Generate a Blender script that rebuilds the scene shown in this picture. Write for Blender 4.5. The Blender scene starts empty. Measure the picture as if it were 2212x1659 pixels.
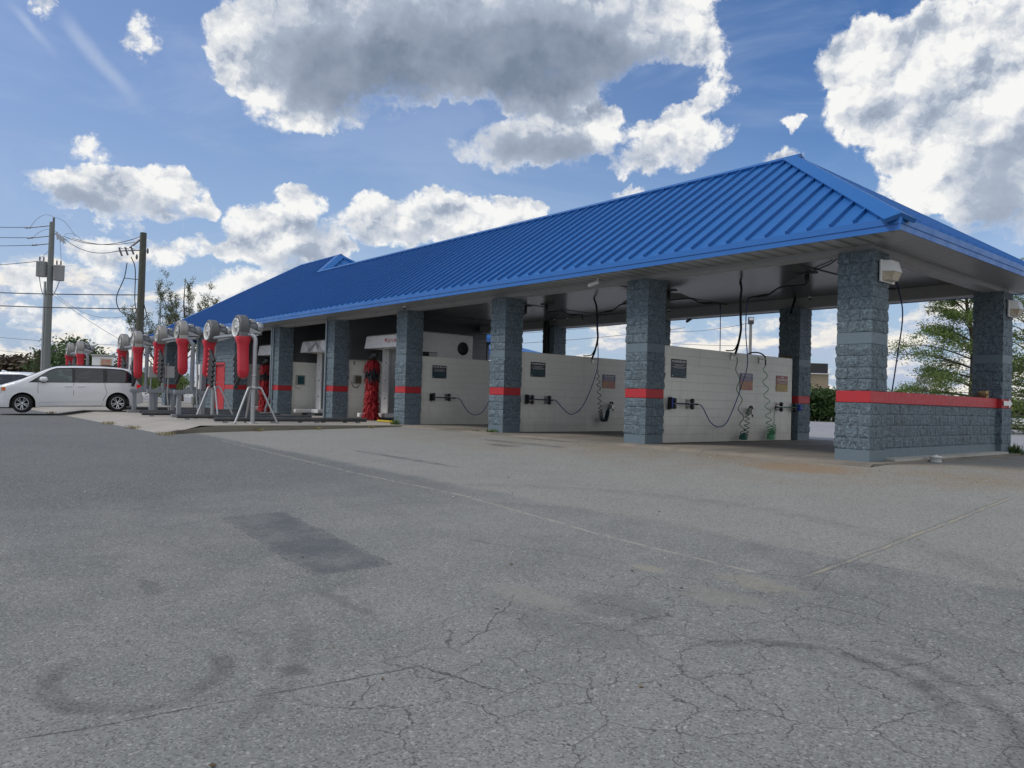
import bpy, math, random
from mathutils import Vector, Matrix, noise
R = math.radians
sc = bpy.context.scene
col = sc.collection
random.seed(7)
S = 4.92            # bay spacing
PW = 0.60           # pillar width
CO = 0.2032         # block course
H = 18 * CO         # pillar height
LB = 6.44           # front face of the rear pillars

# ---------------------------------------------------------------- mesh builder
class MB:
    def __init__(s): s.v = []; s.f = []; s.sm = []
    def add(s, vs, fs, smooth=False):
        n = len(s.v); s.v += [tuple(v) for v in vs]
        for f in fs: s.f.append(tuple(i + n for i in f)); s.sm.append(smooth)
        return s
    def quad(s, a, b, c, d): return s.add([a, b, c, d], [(0, 1, 2, 3)])
    def poly(s, pts): return s.add(pts, [tuple(range(len(pts)))])
    def box(s, x0, x1, y0, y1, z0, z1, M=None, bev=0.0):
        if bev > 0:
            b = min(bev, (x1-x0)/2.1, (y1-y0)/2.1, (z1-z0)/2.1)
            vs = []; idx = {}
            for ix, sx in enumerate((x0, x1)):
                for iy, sy in enumerate((y0, y1)):
                    for iz, sz in enumerate((z0, z1)):
                        dx = b if ix == 0 else -b; dy = b if iy == 0 else -b; dz = b if iz == 0 else -b
                        idx[(ix, iy, iz, 0)] = len(vs); vs.append((sx, sy+dy, sz+dz))
                        idx[(ix, iy, iz, 1)] = len(vs); vs.append((sx+dx, sy, sz+dz))
                        idx[(ix, iy, iz, 2)] = len(vs); vs.append((sx+dx, sy+dy, sz))
            g = lambda *a: idx[a]
            fs = []
            for q in (0, 1):
                a = [(q,0,0,0),(q,1,0,0),(q,1,1,0),(q,0,1,0)]; fs.append([g(*k) for k in (a if q else a[::-1])])
                a = [(0,q,0,1),(1,q,0,1),(1,q,1,1),(0,q,1,1)]; fs.append([g(*k) for k in (a[::-1] if q else a)])
                a = [(0,0,q,2),(1,0,q,2),(1,1,q,2),(0,1,q,2)]; fs.append([g(*k) for k in (a if q else a[::-1])])
            for p in (0, 1):
                for q in (0, 1):
                    for A, B, mk in ((0, 1, lambda t: (p, q, t)), (0, 2, lambda t: (p, t, q)), (1, 2, lambda t: (t, p, q))):
                        k0, k1 = mk(0), mk(1)
                        fs.append([g(*k0, A), g(*k1, A), g(*k1, B), g(*k0, B)])
            for ix in (0, 1):
                for iy in (0, 1):
                    for iz in (0, 1): fs.append([g(ix, iy, iz, 0), g(ix, iy, iz, 1), g(ix, iy, iz, 2)])
        else:
            vs = [(x0,y0,z0),(x1,y0,z0),(x1,y1,z0),(x0,y1,z0),(x0,y0,z1),(x1,y0,z1),(x1,y1,z1),(x0,y1,z1)]
            fs = [(3,2,1,0),(4,5,6,7),(0,1,5,4),(1,2,6,5),(2,3,7,6),(3,0,4,7)]
        if M is not None: vs = [M @ Vector(v) for v in vs]
        return s.add(vs, fs)
    def tube(s, pts, r, n=8, cap=True, smooth=True):
        pts = [Vector(p) for p in pts]
        rs = r if isinstance(r, (list, tuple)) else [r] * len(pts)
        T = []
        for i in range(len(pts)):
            a = pts[max(i-1, 0)]; b = pts[min(i+1, len(pts)-1)]
            t = (b - a); T.append(t.normalized() if t.length > 1e-9 else Vector((0, 0, 1)))
        up = Vector((0, 0, 1)) if abs(T[0].z) < .9 else Vector((1, 0, 0))
        u = T[0].cross(up).normalized(); vs = []; fs = []
        for i, p in enumerate(pts):
            u = (u - T[i] * u.dot(T[i])); u = u.normalized() if u.length > 1e-6 else T[i].orthogonal().normalized()
            w = T[i].cross(u)
            for k in range(n):
                a = 2 * math.pi * k / n; vs.append(p + (u * math.cos(a) + w * math.sin(a)) * rs[i])
        for i in range(len(pts)-1):
            for k in range(n):
                k2 = (k+1) % n; fs.append((i*n+k, i*n+k2, (i+1)*n+k2, (i+1)*n+k))
        s.add(vs, fs, smooth)
        if cap:
            s.add(vs[:n], [tuple(range(n))[::-1]]); s.add(vs[-n:], [tuple(range(n))])
        return s
    def lathe(s, prof, c, axis, n=24, smooth=True):   # prof: list of (r, t) along axis from c
        c = Vector(c); ax = Vector(axis).normalized(); u = ax.orthogonal().normalized(); w = ax.cross(u)
        vs = []; fs = []
        for r, t in prof:
            for k in range(n):
                a = 2*math.pi*k/n; vs.append(c + ax*t + (u*math.cos(a) + w*math.sin(a))*r)
        for i in range(len(prof)-1):
            for k in range(n):
                k2 = (k+1) % n; fs.append((i*n+k, i*n+k2, (i+1)*n+k2, (i+1)*n+k))
        return s.add(vs, fs, smooth)
    def prism(s, poly, ext):                           # poly: 3D loop, ext: vector
        e = Vector(ext); n = len(poly); vs = [Vector(p) for p in poly]; vs += [p + e for p in vs]
        fs = [tuple(range(n))[::-1], tuple(range(n, 2*n))]
        for k in range(n): k2 = (k+1) % n; fs.append((k, k2, k2+n, k+n))
        return s.add(vs, fs)
    def build(s, name, mat, parent=None, fixn=True):
        me = bpy.data.meshes.new(name); me.from_pydata(s.v, [], s.f)
        me.polygons.foreach_set('use_smooth', s.sm)
        if fixn:
            import bmesh
            bm = bmesh.new(); bm.from_mesh(me); bmesh.ops.recalc_face_normals(bm, faces=bm.faces); bm.to_mesh(me); bm.free()
        me.materials.append(mat); me.update()
        o = bpy.data.objects.new(name, me); col.objects.link(o)
        if parent: o.parent = parent
        return o

def tag(o, label, cat=None, group=None, kind=None):
    if label: o['label'] = label
    if cat: o['category'] = cat
    if group: o['group'] = group
    if kind: o['kind'] = kind
    return o
def thing(name, label, cat, loc=(0, 0, 0), rz=0.0, group=None):
    o = bpy.data.objects.new(name, None); col.objects.link(o); o.location = loc; o.rotation_euler = (0, 0, rz)
    o.empty_display_size = .2
    return tag(o, label, cat, group)
def copy_tree(o, parent=None):
    c = o.copy(); col.objects.link(c)
    if parent: c.parent = parent
    for ch in list(o.children): copy_tree(ch, c)
    return c
def again(o, label, loc, rz=None):
    c = copy_tree(o); c['label'] = label; c.location = loc
    if rz is not None: c.rotation_euler = (0, 0, rz)
    return c
def sag(a, b, d, n=16):
    a = Vector(a); b = Vector(b)
    return [a.lerp(b, t/n) - Vector((0, 0, d*4*(t/n)*(1-t/n))) for t in range(n+1)]
def spline(pts, n=8):                                  # Catmull-Rom
    P = [Vector(p) for p in pts]; P = [P[0]*2-P[1]] + P + [P[-1]*2-P[-2]]; out = []
    for i in range(1, len(P)-2):
        for k in range(n):
            t = k/n; a, b, c, d = P[i-1], P[i], P[i+1], P[i+2]
            out.append(.5*((2*b)+(c-a)*t+(2*a-5*b+4*c-d)*t*t+(3*b-a-3*c+d)*t*t*t))
    return out + [P[-2]]
def interp(tab, x):
    if x <= tab[0][0]: return tab[0][1]
    for (a, va), (b, vb) in zip(tab, tab[1:]):
        if x <= b: return va + (vb-va)*(x-a)/(b-a)
    return tab[-1][1]

# ---------------------------------------------------------------- materials
class NT:
    d2 = False                                         # 2D textures (the sky chart)
    def __init__(s, tree): s.t = tree; s.n = tree.nodes; s.l = tree.links
    def node(s, typ, **kw):
        n = s.n.new(typ)
        for k, v in kw.items(): setattr(n, k, v)
        return n
    def put(s, sock, v):
        if hasattr(v, 'is_linked') or isinstance(v, bpy.types.NodeSocket): s.l.new(v, sock)
        else: sock.default_value = v
    def math(s, op, a, b=0.0, c=None, clamp=False):
        n = s.node('ShaderNodeMath', operation=op, use_clamp=clamp); s.put(n.inputs[0], a); s.put(n.inputs[1], b)
        if c is not None: s.put(n.inputs[2], c)
        return n.outputs[0]
    def vmath(s, op, a, b=(0, 0, 0)):
        n = s.node('ShaderNodeVectorMath', operation=op); s.put(n.inputs[0], a)
        if op == 'SCALE': s.put(n.inputs['Scale'], b)
        else: s.put(n.inputs[1], b)
        return n.outputs['Value'] if op in ('LENGTH', 'DISTANCE', 'DOT_PRODUCT') else n.outputs[0]
    def noise(s, vec, scale, detail=4, rough=.5, dist=0.0, out=0):
        n = s.node('ShaderNodeTexNoise'); n.noise_dimensions = '2D' if s.d2 else '3D'; s.l.new(vec, n.inputs['Vector'])
        n.inputs['Scale'].default_value = scale; n.inputs['Detail'].default_value = detail
        n.inputs['Roughness'].default_value = rough; n.inputs['Distortion'].default_value = dist
        return n.outputs[out]
    def voro(s, vec, scale, feature='F1', out='Distance', rnd=1.0):
        n = s.node('ShaderNodeTexVoronoi', feature=feature); n.voronoi_dimensions = '2D' if s.d2 else '3D'; s.l.new(vec, n.inputs['Vector'])
        n.inputs['Scale'].default_value = scale; n.inputs['Randomness'].default_value = rnd
        return n.outputs[out]
    def ramp(s, v, a, b, lo=0.0, hi=1.0, smooth=True):
        n = s.node('ShaderNodeMapRange', interpolation_type='SMOOTHSTEP' if smooth else 'LINEAR'); s.put(n.inputs[0], v)
        for i, x in zip((1, 2, 3, 4), (a, b, lo, hi)): s.put(n.inputs[i], x)
        return n.outputs[0]
    def mix(s, f, a, b, mode='MIX'):
        n = s.node('ShaderNodeMix', data_type='RGBA', blend_type=mode); s.put(n.inputs[0], f)
        s.put(n.inputs[6], a if not isinstance(a, tuple) else (*a[:3], 1)); s.put(n.inputs[7], b if not isinstance(b, tuple) else (*b[:3], 1))
        return n.outputs[2]
    def sep(s, v): n = s.node('ShaderNodeSeparateXYZ'); s.l.new(v, n.inputs[0]); return n.outputs
    def comb(s, x, y, z=0.0):
        n = s.node('ShaderNodeCombineXYZ'); s.put(n.inputs[0], x); s.put(n.inputs[1], y); s.put(n.inputs[2], z); return n.outputs[0]
    def bump(s, h, strength=.3, dist=.01, nrm=None):
        n = s.node('ShaderNodeBump'); s.l.new(h, n.inputs['Height']); n.inputs['Strength'].default_value = strength
        n.inputs['Distance'].default_value = dist
        if nrm is not None: s.l.new(nrm, n.inputs['Normal'])
        return n.outputs[0]
def new_mat(name):
    m = bpy.data.materials.new(name); m.use_nodes = True; t = NT(m.node_tree); t.n.clear()
    out = t.node('ShaderNodeOutputMaterial'); b = t.node('ShaderNodeBsdfPrincipled'); t.l.new(b.outputs[0], out.inputs[0])
    return m, t, b
def obj_coord(t): return t.node('ShaderNodeTexCoord').outputs['Object']
def world_coord(t): return t.node('ShaderNodeNewGeometry').outputs['Position']
def pm(name, c, rough=.6, metal=0.0, var=.12, vs=6.0, bump=0.0, bs=80.0, dirt=None, dirt_amt=.3, ds=2.0, spec=.5, coat=0.0):
    """A general painted / metal / plastic surface with uneven tone, wear and fine relief."""
    m, t, b = new_mat(name); P = obj_coord(t)
    n = t.noise(P, vs, 5, .6)
    hi = tuple(min(x*(1+var), 1) for x in c); lo = tuple(x*(1-var) for x in c)
    colr = t.mix(n, lo, hi)
    if dirt:
        d = t.ramp(t.noise(P, ds, 6, .65), .5, .75, 0, dirt_amt); colr = t.mix(d, colr, dirt)
    t.put(b.inputs['Base Color'], colr)
    r = t.ramp(t.noise(P, vs*2.3, 4), .3, .7, max(rough-.08, .02), min(rough+.08, 1)); t.put(b.inputs['Roughness'], r)
    b.inputs['Metallic'].default_value = metal; b.inputs['Specular IOR Level'].default_value = spec
    b.inputs['Coat Weight'].default_value = coat
    if bump: t.put(b.inputs['Normal'], t.bump(t.noise(P, bs, 6, .7), bump, .01))
    return m
# ---------------------------------------------------------------- lettering outlines (made while the scene is still small)
def text_shape(body, bold=.0):
    cu = bpy.data.curves.new('t', 'FONT'); cu.body = body; cu.size = 1; cu.offset = bold; cu.align_x = 'CENTER'; cu.align_y = 'CENTER'; cu.resolution_u = 3
    o = bpy.data.objects.new('t', cu); col.objects.link(o); bpy.context.view_layer.update()
    me = bpy.data.meshes.new_from_object(o.evaluated_get(bpy.context.evaluated_depsgraph_get()))
    v = [tuple(p.co) for p in me.vertices]; f = [tuple(p.vertices) for p in me.polygons]
    bpy.data.objects.remove(o); bpy.data.meshes.remove(me); bpy.data.curves.remove(cu)
    w = max(p[0] for p in v)-min(p[0] for p in v); h = max(p[1] for p in v)-min(p[1] for p in v); my = (max(p[1] for p in v)+min(p[1] for p in v))/2
    return [(p[0]/w, (p[1]-my)/h, 0) for p in v], f
TXT = {k: text_shape(k, .012) for k in ('FOAM BRUSH', 'TRI-GLOSS', 'TIRE', 'SCRUB BRUSH', 'ISTOBAL', 'CVS', 'pharmacy')}
def put_text(mb, key, c, u, v, wd, ht):
    c, u, v = Vector(c), Vector(u), Vector(v); vs, fs = TXT[key]
    mb.add([c + u*(p[0]*wd) + v*(p[1]*ht) for p in vs], fs); return mb
def build_multi(name, parts, parent=None):
    V, Fs, mi = [], [], []
    for k, (mb, m) in enumerate(parts):
        n = len(V); V += mb.v; Fs += [tuple(i+n for i in f) for f in mb.f]; mi += [k]*len(mb.f)
    me = bpy.data.meshes.new(name); me.from_pydata(V, [], Fs); me.polygons.foreach_set('material_index', mi)
    for _, m in parts: me.materials.append(m)
    me.update(); o = bpy.data.objects.new(name, me); col.objects.link(o)
    if parent: o.parent = parent
    return o
# ---------------------------------------------------------------- camera (solved from the photograph)
F = 3007.2; YAW, PITCH, ROLL = -.869, .0206, .0284
CAMP = Vector((6.016, -13.115, .893))
def cam_rot():
    cy, sy, cp, sp = math.cos(YAW), math.sin(YAW), math.cos(PITCH), math.sin(PITCH)
    d = Vector((sy*cp, cy*cp, sp)); r = Vector((cy, -sy, 0)); u = r.cross(d)
    c, s = math.cos(ROLL), math.sin(ROLL)
    return c*r + s*u, -s*r + c*u, d
_r, _u, _d = cam_rot()
cam = bpy.data.cameras.new('camera'); co = bpy.data.objects.new('camera', cam); col.objects.link(co)
co.matrix_world = Matrix(((_r.x, _u.x, -_d.x, CAMP.x), (_r.y, _u.y, -_d.y, CAMP.y), (_r.z, _u.z, -_d.z, CAMP.z), (0, 0, 0, 1)))
cam.sensor_width = 36; cam.lens = F/4032*36; cam.clip_end = 4000; cam.clip_start = .05
sc.camera = co

# ---------------------------------------------------------------- sky with cumulus, laid out by compass bearing and elevation
SUN_AZ, SUN_EL = R(205), R(52)       # bearing measured from +Y towards +X
def sky_dir(x, y):                   # bearing / elevation (degrees, bearing from the building's corner view) of a sky feature
    v = (_r*((x-1106)/2212*4032/F) + _u*((829.5-y)/2212*4032/F) + _d).normalized()
    return math.degrees(math.atan2(v.x, v.y)) - math.degrees(YAW), math.degrees(math.asin(v.z))
CLOUDS = [  # centre x, y, radius x, y, weight   (chart units, 28 to the degree)
 (850,60,330,150,1),(620,120,150,130,1),(520,95,75,70,.9),(1150,60,240,120,1),(1340,60,200,90,.9),(1490,120,90,60,.8),(1545,190,45,45,.7),
 (700,215,95,70,.8),(690,265,50,35,.55),(1060,150,330,75,.9),(560,180,110,45,.6),(900,-60,420,120,1),(1350,-30,250,70,1),
 (1190,280,160,75,1),(1110,315,140,50,.9),(1240,250,75,65,.9),(1295,300,38,34,.4),
 (1440,315,100,52,.9),(1485,265,62,46,.8),(1370,350,60,30,.6),(1550,290,36,32,.5),(1330,255,24,20,.5),
 (1930,130,165,75,1),(1860,120,95,70,.8),(2080,90,130,80,1),(2140,180,160,130,1),(2010,210,190,80,1),(1860,235,75,60,.7),(2010,300,150,55,.8),
 (2010,375,110,75,1),(2120,330,140,110,1),(2190,430,140,70,.7),(2030,425,70,34,.7),(1720,262,24,18,.6),(2230,120,90,110,1),
 (150,405,80,38,.9),(240,410,110,45,1),(350,412,100,48,1),(440,447,32,20,.7),(250,485,55,24,.5),(200,322,42,22,.45),(310,85,36,40,.36),(90,12,30,30,.4),
 (580,510,105,62,1),(640,450,62,42,1),(510,540,60,28,.8),(690,530,70,40,.8),(730,545,40,26,.6),
 (830,485,110,46,1),(960,460,110,44,1),(1080,470,90,40,.9),(1135,455,48,30,.9),(790,448,44,30,.7),(1000,510,170,24,.7),
 (1360,424,38,20,.8),(1690,335,45,22,.5),
 (60,605,60,34,.5),(215,560,70,38,.6),(95,690,90,28,.55),(215,640,52,30,.5),(550,625,110,40,.8),(470,652,80,34,.8),(640,600,60,30,.6),
 (420,540,40,26,.5),(360,560,50,30,.5),(250,720,90,28,.6)]
DARK = [(900,110,330,90,1),(760,175,150,60,1),(1120,150,260,55,1),(1250,90,200,80,.8),(720,235,80,30,.5),(1080,320,150,45,.9),(1230,330,120,26,.6),
 (1400,345,120,22,.45),(1960,225,110,26,.30),(2170,320,130,50,.40),(2190,430,110,70,.6),(2080,262,90,20,.35),(2150,490,80,50,.5),(270,440,150,20,.7),(120,425,70,16,.6),(400,452,60,12,.5),
 (640,560,120,20,.7),(690,520,50,40,.5),(900,505,190,16,.6),(1080,500,80,14,.5),(1520,310,60,26,.3)]
w = bpy.data.worlds.new('World'); sc.world = w; w.use_nodes = True
t = NT(w.node_tree); t.n.clear(); t.d2 = True
wo = t.node('ShaderNodeOutputWorld'); bg = t.node('ShaderNodeBackground'); t.l.new(bg.outputs[0], wo.inputs[0])
bg.inputs[1].default_value = .12
sky = t.node('ShaderNodeTexSky'); sky.sky_type = 'NISHITA'; sky.sun_disc = False
sky.sun_elevation = SUN_EL; sky.sun_rotation = SUN_AZ; sky.air_density = 1.2; sky.dust_density = 1.2; sky.ozone_density = 2.0
D = t.node('ShaderNodeTexCoord').outputs['Generated']; x, y, z = t.sep(D)
YD = math.degrees(YAW)
rx = t.math('SUBTRACT', t.math('MULTIPLY', x, math.cos(YAW)), t.math('MULTIPLY', y, math.sin(YAW)))
ry = t.math('ADD', t.math('MULTIPLY', x, math.sin(YAW)), t.math('MULTIPLY', y, math.cos(YAW)))
az = t.math('MULTIPLY', t.math('ARCTAN2', rx, ry), 180/math.pi)
el = t.math('MULTIPLY', t.math('ARCSINE', z), 180/math.pi)
P0 = t.comb(az, el)
warp = t.vmath('SCALE', t.vmath('SUBTRACT', t.noise(P0, .35, 4, .6, out=1), (.5, .5, .5)), 2.4)
P1 = t.vmath('ADD', P0, warp)
def blobs(lst, P, sx=1.0):
    acc = None
    for bx, by, brx, bry, wt in lst:
        a, e = sky_dir(bx, by); sc_ = math.degrees(1/F)*4032/2212
        k = math.cos(math.atan(((bx-1106)*4032/2212)/F))**1.3
        d = t.vmath('MULTIPLY', t.vmath('SUBTRACT', P, (a, e, 0)), (1/(brx*sc_*k*1.14), 1/(bry*sc_*1.14), 0))
        g = t.math('MULTIPLY_ADD', t.vmath('DOT_PRODUCT', d, d), -wt, wt)
        g = t.math('MAXIMUM', g, 0.0)
        acc = g if acc is None else t.math('ADD', acc, g)
    return acc
Fd = t.math('MINIMUM', blobs(CLOUDS, P1), 1.6)
Pn = t.vmath('MULTIPLY', P0, (1, 1.25, 1))
def billow(P):
    a = t.noise(P, .42, 9, .62)
    v = t.voro(P, .6, 'SMOOTH_F1'); v2 = t.voro(P, 1.9, 'SMOOTH_F1'); v3 = t.voro(P, 4.6, 'F1')
    s_ = t.math('ADD', t.math('MULTIPLY', a, 1.5), t.math('MULTIPLY', v, -.35))
    return t.math('ADD', t.math('ADD', s_, t.math('MULTIPLY', v2, -.24)), t.math('MULTIPLY', v3, -.10))
wp2 = t.vmath('ADD', Pn, t.vmath('SCALE', t.vmath('SUBTRACT', t.noise(P0, 1.1, 4, .6, out=1), (.5, .5, .5)), .9))
n0 = billow(wp2)
n1 = billow(t.vmath('ADD', wp2, (-.30, .55, 0)))
fine = t.math('SUBTRACT', n0, n1)
def big(P): return t.math('ADD', t.noise(P, .26, 3, .5), t.math('MULTIPLY', t.voro(P, .38, 'SMOOTH_F1'), -.22))
broad = t.math('SUBTRACT', big(wp2), big(t.vmath('ADD', wp2, (-.7, 1.2, 0))))
relief = t.math('ADD', t.math('MULTIPLY', fine, .42), t.math('MULTIPLY', broad, 1.0))
HOLES = [(1005,255,95,42,.9),(1120,262,40,24,.4),(1440,175,120,45,.8),(1290,345,22,40,.5),(980,370,60,30,.4)]
Fd = t.math('SUBTRACT', Fd, blobs(HOLES, P1))
wisp = t.noise(t.vmath('ADD', P0, t.vmath('SCALE', warp, .6)), 1.9, 7, .68)
dens = t.math('ADD', t.math('ADD', Fd, t.math('SUBTRACT', n0, .42)), t.math('MULTIPLY', t.math('SUBTRACT', wisp, .5), .55))
inside = t.ramp(Fd, .02, .25)
dens0 = dens
dark = t.math('ADD', t.ramp(blobs([(a, b, c*1.35, d*1.5, e) for a, b, c, d, e in DARK], P1), 0, 1.7, smooth=False), t.math('MULTIPLY', t.math('SUBTRACT', t.noise(P0, .3, 5, .55), .5), .35))
dens = t.math('MULTIPLY', t.ramp(dens0, .08, t.math('ADD', .64, t.math('MULTIPLY', dark, .65))), inside)
thick = t.ramp(t.math('ADD', Fd, n0), .45, 1.7)
shade = t.math('SUBTRACT', 1.0, t.math('MULTIPLY', t.math('MULTIPLY', dark, t.ramp(thick, 0, .8, .50, 1.0)), .58))
shade = t.math('ADD', shade, t.math('MULTIPLY', relief, t.ramp(dark, .0, .7, 1.05, .18)))
shade = t.math('SUBTRACT', shade, t.math('MULTIPLY', thick, .10))
shade = t.math('ADD', shade, t.math('MULTIPLY', t.math('SUBTRACT', t.noise(P1, .16, 5, .5), .5), .40))
shade = t.math('MINIMUM', t.math('MAXIMUM', shade, .2), 1.04)
cc = t.mix(t.ramp(shade, .24, .68, smooth=False), (1.25, 1.58, 2.15), (2.9, 3.3, 4.0))
cc = t.mix(t.ramp(shade, .62, 1.0, smooth=False), cc, (6.1, 6.1, 6.0))
# low banks of small cumulus near the horizon
PL = t.vmath('MULTIPLY', P0, (.16, .36, 1))
PLw = t.vmath('ADD', PL, t.vmath('SCALE', t.vmath('SUBTRACT', t.noise(PL, 2.2, 4, .6, out=1), (.5, .5, .5)), .5))
def lowb(P): return t.math('ADD', t.noise(P, 1.0, 8, .6), t.math('MULTIPLY', t.voro(P, 2.2, 'SMOOTH_F1'), -.16))
l0 = lowb(PLw); l1 = lowb(t.vmath('ADD', PLw, (-.05, .20, 0)))
cov = t.ramp(el, 2.0, 13.0, .30, .58, False)
lm = t.math('MULTIPLY', t.ramp(t.math('SUBTRACT', l0, cov), -.02, .15), t.ramp(el, 11.5, 14.5, 1, 0))
lsh = t.math('ADD', t.ramp(t.math('SUBTRACT', l0, l1), -.10, .12), 0.0)
lcol = t.mix(lsh, (3.0, 3.5, 4.5), (6.0, 5.75, 5.3))
# thin high veil and haze
veil = t.math('MULTIPLY', t.ramp(t.noise(t.vmath('MULTIPLY', P0, (.05, .16, 1)), 1.0, 6, .6, .6), .38, .72), .26)
contr = None
skyc = t.mix(1.0, sky.outputs[0], (.64, .70, .84), 'MULTIPLY')
skyc = t.mix(t.math('MULTIPLY', t.ramp(az, -10, -38), .30), skyc, (1.5, 2.1, 3.8))
skyc = t.mix(t.ramp(el, 24, -1, 0.0, .62), skyc, (2.6, 3.5, 4.9))
skyc = t.mix(t.math('MULTIPLY', t.ramp(az, 0, 30), t.ramp(el, 6, 22)), skyc, t.mix(1.0, skyc, (.50, .72, .90), 'MULTIPLY'))
skyc = t.mix(veil, skyc, (3.2, 3.9, 5.2))
for (ax, ay, bx, by, wd) in ((130,30,290,215,20),(20,0,110,110,12)):     # faint contrails
    a0 = sky_dir(ax, ay); b0 = sky_dir(bx, by); L = math.hypot(b0[0]-a0[0], b0[1]-a0[1]); ux, uy = (b0[0]-a0[0])/L, (b0[1]-a0[1])/L
    q = t.vmath('SUBTRACT', t.vmath('ADD', P0, t.vmath('SCALE', warp, .25)), (a0[0], a0[1], 0))
    al = t.vmath('DOT_PRODUCT', q, (ux, uy, 0)); ac = t.math('ABSOLUTE', t.vmath('DOT_PRODUCT', q, (-uy, ux, 0)))
    m_ = t.math('MULTIPLY', t.ramp(ac, wd*.036, 0), t.math('MULTIPLY', t.ramp(al, -.5, 1.5), t.ramp(al, L+1, L-2)))
    skyc = t.mix(t.math('MULTIPLY', m_, .30), skyc, (4.5, 4.9, 5.6))
c = t.mix(lm, skyc, lcol)
c = t.mix(dens, c, cc)
# unseen sky outside the frame: brightness added to lift the dim side faces
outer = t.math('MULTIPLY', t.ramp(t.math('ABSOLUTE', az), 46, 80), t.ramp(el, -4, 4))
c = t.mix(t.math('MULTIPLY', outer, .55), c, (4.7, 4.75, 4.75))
east = t.math('MULTIPLY', t.math('MULTIPLY', t.ramp(az, 60, 95), t.ramp(az, 179, 150)), t.ramp(el, 2, 10))  # further brightening added in the unseen east, for end walls and van
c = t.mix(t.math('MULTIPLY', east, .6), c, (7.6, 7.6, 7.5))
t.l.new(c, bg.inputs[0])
w.cycles.sampling_method = 'MANUAL'; w.cycles.sample_map_resolution = 512
sun = bpy.data.lights.new('sun', 'SUN'); sun.energy = 1.5; sun.angle = R(14); sun.color = (1, .95, .88)
so = bpy.data.objects.new('sun', sun); col.objects.link(so)
sd = Vector((math.sin(SUN_AZ)*math.cos(SUN_EL), math.cos(SUN_AZ)*math.cos(SUN_EL), math.sin(SUN_EL)))
so.rotation_euler = (-sd).to_track_quat('-Z', 'Y').to_euler(); so.location = (0, -20, 30)
vs_ = sc.view_settings; vs_.view_transform = 'Standard'; vs_.look = 'None'; vs_.gamma = 1; vs_.use_curve_mapping = False; vs_.exposure = .35
# ---------------------------------------------------------------- ground
def gm(X): return interp([(-45, .30), (-25, .33), (-14, .42), (2, 1.0), (300, 1.0)], X)
def gz(X, Y):
    if Y < -.2: return -.03 - gm(X)*interp([(.2, 0), (2, .12), (6.5, .36), (13, .60), (25, .75), (200, 1.5), (900, 3)], -Y)
    return -.03 - interp([(-.2, 0), (9, .02), (60, .40), (130, .95), (400, 1.6), (3000, 6)], Y) - .004*max(0, min(X-1, 40))
xs = [-1500, -700, -350, -200, -120, -80, -60] + [-45+i*1.0 for i in range(30)] + [-15+i*.5 for i in range(50)] + [10+i for i in range(12)] + [24, 28, 34, 45, 70, 120, 250, 600, 1500]
ys = [-400, -120, -60, -40, -30, -26] + [-24+i*.5 for i in range(66)] + [9+2*i for i in range(14)] + [42, 50, 60, 75, 90, 110, 130, 160, 220, 300, 450, 700, 1200, 2400]
g = MB(); nx = len(xs)
g.add([(a, b, gz(a, b)) for b in ys for a in xs], [(j*nx+i, j*nx+i+1, (j+1)*nx+i+1, (j+1)*nx+i) for j in range(len(ys)-1) for i in range(nx-1)], True)
def ray_ground(px, py):              # where a feature of the paving lies
    d = (_r*((px-1106)/2212*4032/F) - _u*((py-829.5)/2212*4032/F) + _d); tt = 1.0
    for _ in range(200):
        p = CAMP + d*tt; e = p.z - gz(p.x, p.y); tt += e/max(-d.z, .02)*.6
    return p
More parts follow.
